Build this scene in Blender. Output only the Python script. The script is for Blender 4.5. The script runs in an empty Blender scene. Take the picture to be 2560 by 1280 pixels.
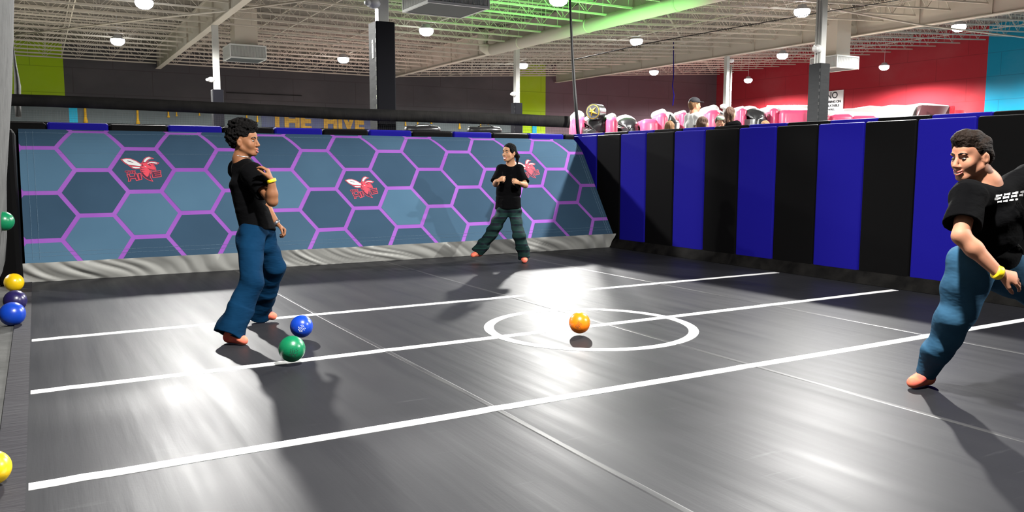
import bpy, bmesh, math, random
import numpy as np
from mathutils import Vector, Matrix, noise as mnoise

random.seed(7)
np.random.seed(7)
SC = bpy.context.scene
COL = SC.collection
PI = math.pi

# ------------------------------------------------------------------ camera
cam_d = bpy.data.cameras.new('camera')
cam = bpy.data.objects.new('camera', cam_d)
COL.objects.link(cam)
cam_d.sensor_fit = 'HORIZONTAL'
cam_d.sensor_width = 36.0
cam_d.lens = 36.0 * 2049.1 / 2560.0
cam_d.clip_end = 200
yaw, pitch, roll = 0.523754, 0.111558, 0.001429
Fv = Vector((math.sin(yaw) * math.cos(pitch), math.cos(yaw) * math.cos(pitch), -math.sin(pitch)))
Rv = Vector((math.cos(yaw), -math.sin(yaw), 0))
Uv = Rv.cross(Fv)
R2 = Rv * math.cos(roll) + Uv * math.sin(roll)
U2 = -Rv * math.sin(roll) + Uv * math.cos(roll)
cam.matrix_world = Matrix(((R2.x, U2.x, -Fv.x, 0), (R2.y, U2.y, -Fv.y, 0), (R2.z, U2.z, -Fv.z, 1.35), (0, 0, 0, 1)))
SC.camera = cam

# ------------------------------------------------------------------ world, exposure
w = bpy.data.worlds.new('world')
SC.world = w
w.use_nodes = True
w.node_tree.nodes['Background'].inputs[0].default_value = (0.6, 0.62, 0.7, 1)
w.node_tree.nodes['Background'].inputs[1].default_value = 0.10
SC.view_settings.view_transform = 'Standard'
SC.view_settings.look = 'None'
SC.view_settings.exposure = 0.0
SC.view_settings.gamma = 1.0
SC.view_settings.use_curve_mapping = False
SC.cycles.use_denoising = True
SC.cycles.max_bounces = 6
SC.cycles.sample_clamp_indirect = 6

LAMP_W = 4600.0            # watts per high-bay lamp
LAMP_GLOW = 30.0
LAMPS = [(2.75, 24.5, 5.63), (2.72, 32.4, 5.63), (11.2, 33.3, 5.63), (11.17, 24.9, 5.63), (11.1, 17.0, 5.29),
         (19.6, 24.7, 5.9), (19.8, 33.3, 5.9), (28.0, 33.8, 6.1), (19.9, 17.3, 5.85), (28.0, 25.3, 6.0),
         (36.0, 35.0, 6.2), (36.2, 26.3, 6.1), (28.0, 17.5, 6.1)]
LAMPS_NEAR = [(2.7, 17.0, 5.5), (-5.8, 17.0, 5.5), (11.1, 8.9, 5.4), (-5.8, 24.7, 5.6),
              (19.9, 9.0, 5.9), (2.0, 2.4, 5.5), (11.1, -0.8, 5.5), (28.0, 9.0, 6.1), (36.2, 17.0, 6.3)]

def area_light(name, loc, aim, size, power, color, spread=PI):
    d = bpy.data.lights.new(name, 'AREA'); d.shape = 'DISK'; d.size = size; d.energy = power; d.color = color
    d.spread = spread
    o = bpy.data.objects.new(name, d); COL.objects.link(o)
    o.location = loc
    o.rotation_euler = (Vector(aim) - Vector(loc)).to_track_quat('-Z', 'Y').to_euler()
    return o

# green uplight on the roof; the pink and warm ones are added fills
area_light('green_uplight', (12.6, 18.0, 1.6), (13.2, 19.6, 6.2), 0.4, 420, (0.16, 1.0, 0.16), 1.75)
area_light('pink_bounce_fill', (12.0, 31.5, 1.2), (12.0, 34.0, 6.2), 0.6, 90, (1.0, 0.55, 0.52), 2.2)  # added fill, stands in for pink bounce on the roof
area_light('pink_bounce_fill', (30.0, 30.0, 1.2), (30.0, 33.0, 7.2), 0.6, 190, (1.0, 0.5, 0.5), 2.4)  # added fill, stands in for bounce off the red wall
area_light('warm_roof_fill', (0.0, 27.0, 1.2), (0.0, 29.0, 6.2), 0.6, 60, (1.0, 0.9, 0.72), 2.4)  # added fill without a fixture, lightens the left roof
area_light('warm_roof_fill', (25.0, 20.0, 1.2), (24.5, 19.0, 6.6), 0.6, 130, (1.0, 0.88, 0.72), 2.2)  # added fill without a fixture, lightens the right roof

# ------------------------------------------------------------------ materials
def mat(name, col, rough=0.6, spec=0.5, metal=0.0, noise=None, bump=None, emit=None, coat=0, sheen=0, ior=None):
    m = bpy.data.materials.new(name); m.use_nodes = True
    nt = m.node_tree; b = nt.nodes['Principled BSDF']
    b.inputs['Base Color'].default_value = (*col, 1)
    b.inputs['Roughness'].default_value = rough
    b.inputs['Specular IOR Level'].default_value = spec
    b.inputs['Metallic'].default_value = metal
    if ior: b.inputs['IOR'].default_value = ior
    if coat: b.inputs['Coat Weight'].default_value = coat; b.inputs['Coat Roughness'].default_value = 0.12
    if sheen: b.inputs['Sheen Weight'].default_value = sheen
    if emit: b.inputs['Emission Color'].default_value = (*emit[0], 1); b.inputs['Emission Strength'].default_value = emit[1]
    tc = nt.nodes.new('ShaderNodeTexCoord')
    if noise:      # (scale xyz tuple or float, detail, amount, second colour)
        mp = nt.nodes.new('ShaderNodeMapping'); nt.links.new(tc.outputs['Object'], mp.inputs[0])
        s = noise[0] if isinstance(noise[0], tuple) else (noise[0],) * 3
        mp.inputs['Scale'].default_value = s
        n = nt.nodes.new('ShaderNodeTexNoise'); n.inputs['Scale'].default_value = 1; n.inputs['Detail'].default_value = noise[1]
        nt.links.new(mp.outputs[0], n.inputs[0])
        r = nt.nodes.new('ShaderNodeValToRGB'); nt.links.new(n.outputs[0], r.inputs[0])
        r.color_ramp.elements[0].position = 0.5 - noise[2]; r.color_ramp.elements[1].position = 0.5 + noise[2]
        r.color_ramp.elements[0].color = (*col, 1); r.color_ramp.elements[1].color = (*noise[3], 1)
        nt.links.new(r.outputs[0], b.inputs['Base Color'])
    if bump:       # (scale, detail, strength, distance)
        mp = nt.nodes.new('ShaderNodeMapping'); nt.links.new(tc.outputs['Object'], mp.inputs[0])
        s = bump[0] if isinstance(bump[0], tuple) else (bump[0],) * 3
        mp.inputs['Scale'].default_value = s
        n = nt.nodes.new('ShaderNodeTexNoise'); n.inputs['Scale'].default_value = 1; n.inputs['Detail'].default_value = bump[1]
        nt.links.new(mp.outputs[0], n.inputs[0])
        bp = nt.nodes.new('ShaderNodeBump'); bp.inputs['Strength'].default_value = bump[2]; bp.inputs['Distance'].default_value = bump[3]
        nt.links.new(n.outputs[0], bp.inputs['Height']); nt.links.new(bp.outputs[0], b.inputs['Normal'])
    return m

def math_node(nt, op, a, b=None):
    n = nt.nodes.new('ShaderNodeMath'); n.operation = op
    for i, v in enumerate((a, b)):
        if v is None: continue
        if isinstance(v, (int, float)): n.inputs[i].default_value = v
        else: nt.links.new(v, n.inputs[i])
    return n.outputs[0]

def mix_col(nt, fac, a, b):
    n = nt.nodes.new('ShaderNodeMix'); n.data_type = 'RGBA'
    if isinstance(fac, float): n.inputs[0].default_value = fac
    else: nt.links.new(fac, n.inputs[0])
    for i, v in ((6, a), (7, b)):
        if isinstance(v, tuple): n.inputs[i].default_value = (*v, 1)
        else: nt.links.new(v, n.inputs[i])
    return n.outputs[2]

M = {}
# vinyl court: streaky woven black vinyl, scuffed
def court_material():
    m = mat('court_vinyl', (0.04, 0.042, 0.05), 0.4, 0.5)
    nt = m.node_tree; b = nt.nodes['Principled BSDF']
    tc = nt.nodes.new('ShaderNodeTexCoord')
    def nz(scale, detail, rot=0.0):
        mp = nt.nodes.new('ShaderNodeMapping'); nt.links.new(tc.outputs['Object'], mp.inputs[0])
        mp.inputs['Scale'].default_value = scale; mp.inputs['Rotation'].default_value = (0, 0, rot)
        n = nt.nodes.new('ShaderNodeTexNoise'); n.inputs['Scale'].default_value = 1; n.inputs['Detail'].default_value = detail
        nt.links.new(mp.outputs[0], n.inputs[0]); return n.outputs[0]
    streak = nz((9, 0.55, 1), 5); cloud = nz((0.9, 0.9, 1), 4); scuff = nz((2.2, 16, 1), 6, 0.35); fine = nz((60, 60, 1), 2)
    c = mix_col(nt, cloud, (0.010, 0.0103, 0.012), (0.023, 0.023, 0.0255))
    r = nt.nodes.new('ShaderNodeValToRGB'); nt.links.new(scuff, r.inputs[0])
    r.color_ramp.elements[0].position = 0.66; r.color_ramp.elements[1].position = 0.8
    c2 = mix_col(nt, math_node(nt, 'MULTIPLY', r.outputs[0], 0.35), c, (0.06, 0.06, 0.063))
    nt.links.new(c2, b.inputs['Base Color'])
    rg = math_node(nt, 'ADD', math_node(nt, 'MULTIPLY', streak, 0.2), 0.29)
    rg = math_node(nt, 'ADD', rg, math_node(nt, 'MULTIPLY', cloud, 0.08))
    nt.links.new(rg, b.inputs['Roughness'])
    b.inputs['Specular IOR Level'].default_value = 0.5; b.inputs['IOR'].default_value = 1.155
    bp = nt.nodes.new('ShaderNodeBump'); bp.inputs['Strength'].default_value = 0.35; bp.inputs['Distance'].default_value = 0.006
    h = math_node(nt, 'ADD', streak, math_node(nt, 'MULTIPLY', fine, 0.06))
    nt.links.new(h, bp.inputs['Height']); nt.links.new(bp.outputs[0], b.inputs['Normal'])
    return m
M['court'] = court_material()
M['line'] = mat('white_line_paint', (0.88, 0.88, 0.86), 0.5, 0.4, noise=(4, 4, 0.3, (0.8, 0.8, 0.79)))
M['seam'] = mat('welded_seam', (0.016, 0.016, 0.018), 0.4, 0.5, ior=1.2, noise=((14, 1.6, 1), 5, 0.14, (0.045, 0.045, 0.045)))
M['border'] = mat('dark_border_cloth', (0.008, 0.007, 0.0105), 0.75, 0.3, bump=((6, 22, 6), 4, 0.5, 0.02))
M['slab'] = mat('hall_slab', (0.1, 0.095, 0.09), 0.7, 0.3, noise=(1.5, 4, 0.3, (0.12, 0.115, 0.11)))
M['carpet'] = mat('deck_carpet', (0.05, 0.05, 0.055), 0.9, 0.2, bump=(40, 2, 0.3, 0.01))
M['hexA'] = mat('print_blue_dark', (0.021, 0.045, 0.075), 0.85, 0.1, noise=(1.6, 3, 0.35, (0.027, 0.057, 0.094)))
M['hexB'] = mat('print_blue_mid', (0.031, 0.065, 0.104), 0.85, 0.1, noise=(1.6, 3, 0.35, (0.039, 0.08, 0.125)))
M['hexC'] = mat('print_blue_light', (0.045, 0.095, 0.148), 0.85, 0.1, noise=(1.6, 3, 0.35, (0.055, 0.113, 0.17)))
M['purple'] = mat('print_purple', (0.16, 0.042, 0.25), 0.85, 0.1, noise=(1.2, 2, 0.3, (0.24, 0.09, 0.36)))
M['stitch'] = mat('stitching_thread', (0.11, 0.17, 0.23), 0.8, 0.2)
M['silver'] = mat('silver_vinyl_skirt', (0.42, 0.42, 0.395), 0.34, 0.6)
M['blackvinyl'] = mat('black_vinyl', (0.0026, 0.0025, 0.0026), 0.55, 0.5, ior=1.1, bump=((3, 3, 1.5), 3, 0.15, 0.03))
M['bluevinyl'] = mat('royal_blue_vinyl', (0.0065, 0.005, 0.155), 0.6, 0.5, ior=1.1, bump=((3, 3, 1.5), 3, 0.12, 0.03))
M['blackskirt'] = mat('black_skirt_cloth', (0.003, 0.0028, 0.0028), 0.65, 0.5, ior=1.1, bump=((5, 5, 9), 5, 0.7, 0.03), noise=(6, 5, 0.15, (0.008, 0.0075, 0.007)))
M['padgrey'] = mat('grey_pad_vinyl', (0.016, 0.017, 0.018), 0.6, 0.5, ior=1.15, bump=((4, 4, 9), 3, 0.25, 0.02))
M['padblack'] = mat('black_pad_vinyl', (0.005, 0.005, 0.007), 0.55, 0.5, ior=1.15, bump=((2, 2, 1), 2, 0.1, 0.02))
M['chrome'] = mat('worn_bright_buckle', (0.8, 0.8, 0.78), 0.25, 0.5, metal=0.9)
M['white'] = mat('white_column_paint', (0.5, 0.5, 0.47), 0.5, 0.4, noise=(3, 3, 0.3, (0.45, 0.45, 0.42)))
M['steel'] = mat('painted_roof_steel', (0.56, 0.52, 0.44), 0.6, 0.3, noise=(0.8, 3, 0.3, (0.5, 0.46, 0.39)))
M['deck'] = mat('roof_deck_paint', (0.2, 0.18, 0.15), 0.8, 0.2, noise=((3, 3, 3), 6, 0.25, (0.11, 0.1, 0.085)), bump=((0.3, 30, 1), 2, 0.6, 0.05))
M['duct'] = mat('painted_duct', (0.62, 0.57, 0.48), 0.5, 0.35)
M['unit'] = mat('air_unit_shell', (0.62, 0.64, 0.62), 0.45, 0.4)
M['unitdark'] = mat('air_unit_base', (0.05, 0.06, 0.06), 0.6, 0.3)
M['grille'] = mat('air_grille', (0.16, 0.16, 0.16), 0.5, 0.5, metal=0.4)
M['lens'] = mat('lamp_lens', (1, 1, 1), 0.5, 0.2, emit=((0.9, 0.95, 1.0), LAMP_GLOW))
M['lampbody'] = mat('lamp_housing', (0.55, 0.56, 0.58), 0.4, 0.5)
M['cable'] = mat('black_cable', (0.01, 0.01, 0.01), 0.6, 0.3)
M['leftpad'] = mat('grey_wall_fabric', (0.075, 0.075, 0.072), 0.85, 0.2, noise=(5, 5, 0.25, (0.04, 0.04, 0.038)), bump=(9, 4, 0.4, 0.02))
M['netband'] = mat('black_net_webbing', (0.004, 0.004, 0.0038), 0.85, 0.15, noise=((2, 2, 9), 4, 0.2, (0.012, 0.011, 0.01)), bump=((9, 9, 3), 4, 0.6, 0.02))
M['skinA'] = mat('brown_skin', (0.15, 0.06, 0.026), 0.62, 0.25, noise=(14, 3, 0.3, (0.19, 0.08, 0.036)))
M['skinB'] = mat('light_skin', (0.34, 0.17, 0.09), 0.62, 0.25, noise=(14, 3, 0.3, (0.38, 0.2, 0.11)))
M['skinC'] = mat('pink_skin', (0.30, 0.13, 0.078), 0.62, 0.25, noise=(14, 3, 0.3, (0.37, 0.17, 0.1)))
for k in 'ABC': M['skin' + k].node_tree.nodes['Principled BSDF'].inputs['Subsurface Weight'].default_value = 0.08; M['skin' + k].node_tree.nodes['Principled BSDF'].inputs['Subsurface Scale'].default_value = 0.01
M['hairblack'] = mat('black_curly_hair', (0.004, 0.0035, 0.0035), 0.8, 0.5, ior=1.15, bump=(70, 4, 1.0, 0.03))
M['hairbrown'] = mat('brown_hair', (0.010, 0.0055, 0.0035), 0.7, 0.5, ior=1.2, bump=((20, 60, 60), 4, 0.9, 0.02))
M['hairlight'] = mat('light_brown_hair', (0.12, 0.06, 0.025), 0.7, 0.2, bump=((50, 50, 12), 4, 0.9, 0.02))
M['hairmid'] = mat('mid_brown_hair', (0.045, 0.022, 0.013), 0.7, 0.2, bump=((50, 50, 12), 4, 0.9, 0.02))
M['tee'] = mat('black_cotton', (0.0017, 0.0017, 0.002), 0.95, 0.5, ior=1.12, bump=((5, 5, 9), 4, 0.7, 0.03))
M['whitetee'] = mat('white_cotton', (0.36, 0.36, 0.35), 0.85, 0.2, bump=((5, 5, 9), 4, 0.5, 0.03))
M['denim'] = mat('blue_denim', (0.0010, 0.0115, 0.031), 0.9, 0.5, ior=1.12, noise=((6, 6, 3), 4, 0.3, (0.0022, 0.020, 0.05)), bump=((4, 4, 10), 3, 0.55, 0.04))
M['denimlight'] = mat('light_blue_denim', (0.014, 0.048, 0.092), 0.9, 0.5, ior=1.15, noise=((5, 5, 3), 4, 0.3, (0.032, 0.09, 0.15)), bump=((4, 4, 9), 3, 0.5, 0.04))
def plaid():
    m = mat('dark_green_plaid', (0.008, 0.02, 0.026), 0.85, 0.2)
    nt = m.node_tree; b = nt.nodes['Principled BSDF']
    tc = nt.nodes.new('ShaderNodeTexCoord'); sp = nt.nodes.new('ShaderNodeSeparateXYZ'); nt.links.new(tc.outputs['Object'], sp.inputs[0])
    def band(v, f, w):
        fr = math_node(nt, 'FRACT', math_node(nt, 'MULTIPLY', v, f)); return math_node(nt, 'LESS_THAN', fr, w)
    hx = math_node(nt, 'ADD', sp.outputs[0], sp.outputs[1])
    c = mix_col(nt, band(sp.outputs[2], 11.0, 0.45), (0.003, 0.006, 0.011), (0.004, 0.02, 0.017))
    c = mix_col(nt, math_node(nt, 'MULTIPLY', band(hx, 13.0, 0.4), 0.6), c, (0.003, 0.016, 0.015))
    c = mix_col(nt, math_node(nt, 'MULTIPLY', band(sp.outputs[2], 22.0, 0.12), 0.8), c, (0.008, 0.05, 0.036))
    nt.links.new(c, b.inputs['Base Color']); return m
M['plaid'] = plaid()
M['sock'] = mat('coral_grip_sock', (0.62, 0.09, 0.085), 0.8, 0.2, noise=(18, 2, 0.2, (0.7, 0.2, 0.1)))
M['sole'] = mat('dark_sock_toe', (0.02, 0.02, 0.025), 0.7, 0.3)
M['yellowband'] = mat('yellow_wristband', (0.85, 0.6, 0.01), 0.5, 0.4)
M['bracelet'] = mat('grey_bracelet', (0.1, 0.1, 0.11), 0.35, 0.5, metal=0.6)
M['lip'] = mat('lips', (0.36, 0.09, 0.07), 0.45, 0.4)
M['mouth'] = mat('mouth_inside', (0.05, 0.01, 0.01), 0.6, 0.3)
M['teeth'] = mat('teeth', (0.8, 0.78, 0.72), 0.3, 0.5)
M['eyewhite'] = mat('eye_white', (0.2, 0.18, 0.165), 0.25, 0.5)
M['iris'] = mat('dark_iris', (0.02, 0.012, 0.008), 0.2, 0.5)
M['brow'] = mat('dark_eyebrow', (0.01, 0.008, 0.007), 0.8, 0.2)
M['capblack'] = mat('black_cap_cloth', (0.01, 0.01, 0.012), 0.8, 0.2)
M['capgreen'] = mat('sage_cap_cloth', (0.22, 0.3, 0.21), 0.8, 0.2)
M['pink'] = mat('pink_inflatable_vinyl', (0.40, 0.04, 0.095), 0.42, 0.3, coat=0.1, bump=((3, 3, 1.5), 3, 0.3, 0.05))
M['blackinf'] = mat('black_inflatable_vinyl', (0.012, 0.012, 0.013), 0.28, 0.5, coat=0.3, bump=((3, 3, 3), 3, 0.2, 0.05))
M['whiteinf'] = mat('white_inflatable_vinyl', (0.4, 0.4, 0.39), 0.32, 0.5, bump=((2, 2, 2), 3, 0.3, 0.05))
M['redinf'] = mat('red_inflatable_vinyl', (0.7, 0.02, 0.03), 0.35, 0.5)
M['brownpanel'] = mat('maroon_vinyl_panel', (0.05, 0.015, 0.018), 0.4, 0.4)
M['logopink'] = mat('logo_coral', (0.5, 0.045, 0.07), 0.7, 0.3)
M['logodark'] = mat('logo_plum', (0.045, 0.014, 0.035), 0.7, 0.3)
M['logowhite'] = mat('logo_white', (0.5, 0.5, 0.5), 0.7, 0.3)
M['muralbase'] = mat('mural_slate', (0.07, 0.087, 0.092), 0.75, 0.3, noise=((1, 1, 2), 5, 0.3, (0.1, 0.12, 0.122)))
M['muralblue'] = mat('mural_violet_blue', (0.04, 0.045, 0.11), 0.75, 0.3, noise=(2, 3, 0.2, (0.06, 0.07, 0.1)))
M['muralyellow'] = mat('mural_honey', (0.62, 0.36, 0.015), 0.7, 0.3, noise=((4, 4, 4), 3, 0.2, (0.42, 0.23, 0.02)))
M['mutedyellow'] = mat('mural_honey_letters', (0.33, 0.19, 0.012), 0.7, 0.3, noise=((5, 5, 9), 3, 0.2, (0.2, 0.11, 0.02)))
M['teal'] = mat('teal_paint', (0.01, 0.30, 0.45), 0.7, 0.3)
M['signwhite'] = mat('sign_board', (0.8, 0.8, 0.8), 0.5, 0.3)
M['ink'] = mat('sign_ink', (0.03, 0.03, 0.035), 0.6, 0.3)
M['camwhite'] = mat('camera_housing', (0.75, 0.75, 0.73), 0.35, 0.5)
for nm, c in (('orange', (0.85, 0.19, 0.004)), ('blue', (0.004, 0.042, 0.36)), ('green', (0.002, 0.14, 0.055)), ('yellow', (0.62, 0.4, 0.003)), ('navy', (0.012, 0.008, 0.06))):
    M['ball_' + nm] = mat('ball_' + nm, c, 0.3, 0.5, bump=(90, 2, 0.12, 0.004))

# walls: flat paint fields along the wall
def wall_mat(name, stops, axis, extra=None):
    m = mat(name, (0.03, 0.03, 0.03), 0.8, 0.2)
    nt = m.node_tree; b = nt.nodes['Principled BSDF']
    tc = nt.nodes.new('ShaderNodeTexCoord'); sp = nt.nodes.new('ShaderNodeSeparateXYZ'); nt.links.new(tc.outputs['Object'], sp.inputs[0])
    c = stops[0][1]
    for pos, cc in stops[1:]:
        f = math_node(nt, 'GREATER_THAN', sp.outputs[axis], pos); c = mix_col(nt, f, c, cc)
    mp = nt.nodes.new('ShaderNodeMapping'); nt.links.new(tc.outputs['Object'], mp.inputs[0]); mp.inputs['Scale'].default_value = (0.35, 0.35, 0.5)
    n = nt.nodes.new('ShaderNodeTexNoise'); n.inputs['Detail'].default_value = 5; nt.links.new(mp.outputs[0], n.inputs[0]); n.inputs['Scale'].default_value = 1
    r = nt.nodes.new('ShaderNodeValToRGB'); nt.links.new(n.outputs[0], r.inputs[0]); r.color_ramp.elements[0].position = 0.48; r.color_ramp.elements[1].position = 0.75
    c = mix_col(nt, math_node(nt, 'MULTIPLY', r.outputs[0], 0.05), c, (0.6, 0.55, 0.55))
    # block courses
    br = nt.nodes.new('ShaderNodeTexBrick'); br.inputs['Scale'].default_value = 1.0
    br.inputs['Brick Width'].default_value = 3.2; br.inputs['Row Height'].default_value = 1.1; br.inputs['Mortar Size'].default_value = 0.02
    cb = nt.nodes.new('ShaderNodeCombineXYZ'); nt.links.new(sp.outputs[axis], cb.inputs[0]); nt.links.new(sp.outputs[2], cb.inputs[1])
    nt.links.new(cb.outputs[0], br.inputs[0])
    c = mix_col(nt, math_node(nt, 'MULTIPLY', br.outputs['Fac'], 0.25), c, (0.02, 0.01, 0.01))
    nt.links.new(c, b.inputs['Base Color'])
    return m
GREEN = (0.30, 0.46, 0.01)
M['wall_back'] = wall_mat('painted_back_wall', [(0, GREEN), (1.26, (0.062, 0.06, 0.064)), (24.15, GREEN), (25.92, (0.11, 0.075, 0.088))], 0)
M['wall_right'] = wall_mat('painted_right_wall', [(0, (0.006, 0.22, 0.36)), (23.05, (0.33, 0.022, 0.032))], 1)
M['wall_plain'] = mat('painted_side_wall', (0.07, 0.07, 0.075), 0.85, 0.2, noise=(0.5, 3, 0.3, (0.09, 0.09, 0.09)))

# ------------------------------------------------------------------ mesh helpers
def obj(name, bm, m, parent=None, smooth=False, loc=None):
    if isinstance(bm, bpy.types.Mesh): me = bm
    else:
        me = bpy.data.meshes.new(name); bmesh.ops.recalc_face_normals(bm, faces=bm.faces); bm.to_mesh(me); bm.free()
    if not me.materials:
        for mm in (m if isinstance(m, (list, tuple)) else [m]): me.materials.append(mm if not isinstance(mm, str) else M[mm])
    if smooth:
        me.polygons.foreach_set('use_smooth', [True] * len(me.polygons))
    o = bpy.data.objects.new(name, me); COL.objects.link(o)
    if loc is not None: o.location = loc
    if parent is not None: o.parent = parent
    return o

def tag(o, label=None, cat=None, group=None, kind=None):
    if label: o['label'] = label
    if cat: o['category'] = cat
    if group: o['group'] = group
    if kind: o['kind'] = kind
    return o

def thing(name, label, cat, loc=(0, 0, 0), rz=0.0, group=None):
    o = bpy.data.objects.new(name, None); COL.objects.link(o); o.location = loc; o.rotation_euler = (0, 0, rz)
    o.empty_display_size = 0.2
    return tag(o, label, cat, group)

def bx(bm, lo, hi, bev=0.0, mi=0):
    vs = [bm.verts.new((x, y, z)) for x in (lo[0], hi[0]) for y in (lo[1], hi[1]) for z in (lo[2], hi[2])]
    fs = [bm.faces.new([vs[i] for i in f]) for f in ((0, 1, 3, 2), (4, 6, 7, 5), (0, 4, 5, 1), (2, 3, 7, 6), (0, 2, 6, 4), (1, 5, 7, 3))]
    for f in fs: f.material_index = mi
    if bev:
        es = list({e for f in fs for e in f.edges})
        bmesh.ops.bevel(bm, geom=es, offset=bev, segments=2, profile=0.5, affect='EDGES')
    return bm

def box(lo, hi, bev=0.0): return bx(bmesh.new(), lo, hi, bev)

def bar(bm, a, b, r=0.01, r2=None, n=4, mi=0, caps=True):
    a, b = Vector(a), Vector(b); r2 = r if r2 is None else r2
    d = (b - a).normalized(); up = Vector((0, 0, 1)) if abs(d.z) < 0.95 else Vector((1, 0, 0))
    s = d.cross(up).normalized(); t = s.cross(d)
    ra = []; rb = []
    for i in range(n):
        an = 2 * PI * (i + 0.5) / n; v = s * math.cos(an) + t * math.sin(an)
        ra.append(bm.verts.new(a + v * r)); rb.append(bm.verts.new(b + v * r2))
    for i in range(n):
        f = bm.faces.new((ra[i], ra[(i + 1) % n], rb[(i + 1) % n], rb[i])); f.material_index = mi
    if caps:
        bm.faces.new(ra[::-1]).material_index = mi; bm.faces.new(rb).material_index = mi
    return bm

def tube(pts, r, n=8, bm=None):
    bm = bm or bmesh.new(); rings = []
    pts = [Vector(p) for p in pts]
    for i, p in enumerate(pts):
        d = (pts[min(i + 1, len(pts) - 1)] - pts[max(i - 1, 0)]).normalized()
        up = Vector((0, 0, 1)) if abs(d.z) < 0.9 else Vector((1, 0, 0))
        s = d.cross(up).normalized(); t = s.cross(d)
        rr = r[i] if isinstance(r, (list, tuple)) else r
        rings.append([bm.verts.new(p + (s * math.cos(2 * PI * k / n) + t * math.sin(2 * PI * k / n)) * rr) for k in range(n)])
    for a, b in zip(rings, rings[1:]):
        for k in range(n): bm.faces.new((a[k], a[(k + 1) % n], b[(k + 1) % n], b[k]))
    bm.faces.new(rings[0][::-1]); bm.faces.new(rings[-1])
    return bm

def lathe(prof, n=24, bm=None, at=(0, 0, 0)):
    bm = bm or bmesh.new(); at = Vector(at)
    rings = [[bm.verts.new(at + Vector((r * math.cos(2 * PI * k / n), r * math.sin(2 * PI * k / n), z))) for k in range(n)] for r, z in prof]
    for a, b in zip(rings, rings[1:]):
        for k in range(n): bm.faces.new((a[k], a[(k + 1) % n], b[(k + 1) % n], b[k]))
    bm.faces.new(rings[0][::-1]); bm.faces.new(rings[-1])
    return bm

def ellip(c, r, rot=None, sub=2):
    bm = bmesh.new(); bmesh.ops.create_icosphere(bm, subdivisions=sub, radius=1)
    R = Matrix(rot) if rot is not None else Matrix.Identity(3)
    for v in bm.verts: v.co = Vector(c) + R @ Vector((v.co.x * r[0], v.co.y * r[1], v.co.z * r[2]))
    return bm

def struct(name, bm, m, parent=None, smooth=False):
    o = obj(name, bm, m, parent, smooth)
    if parent is None: o['kind'] = 'structure'
    return o

def text_mesh(txt, size, bold=0.0, depth=0.004, font_scale=(1, 1)):
    cu = bpy.data.curves.new('t', 'FONT'); cu.body = txt; cu.size = size; cu.extrude = depth; cu.offset = bold
    cu.align_x = 'CENTER'; cu.align_y = 'CENTER'
    o = bpy.data.objects.new('t', cu); COL.objects.link(o)
    dg = bpy.context.evaluated_depsgraph_get()
    me = bpy.data.meshes.new_from_object(o.evaluated_get(dg)); bpy.data.objects.remove(o); me.materials.clear()
    for v in me.vertices: v.co.x *= font_scale[0]; v.co.y *= font_scale[1]
    return me

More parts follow.
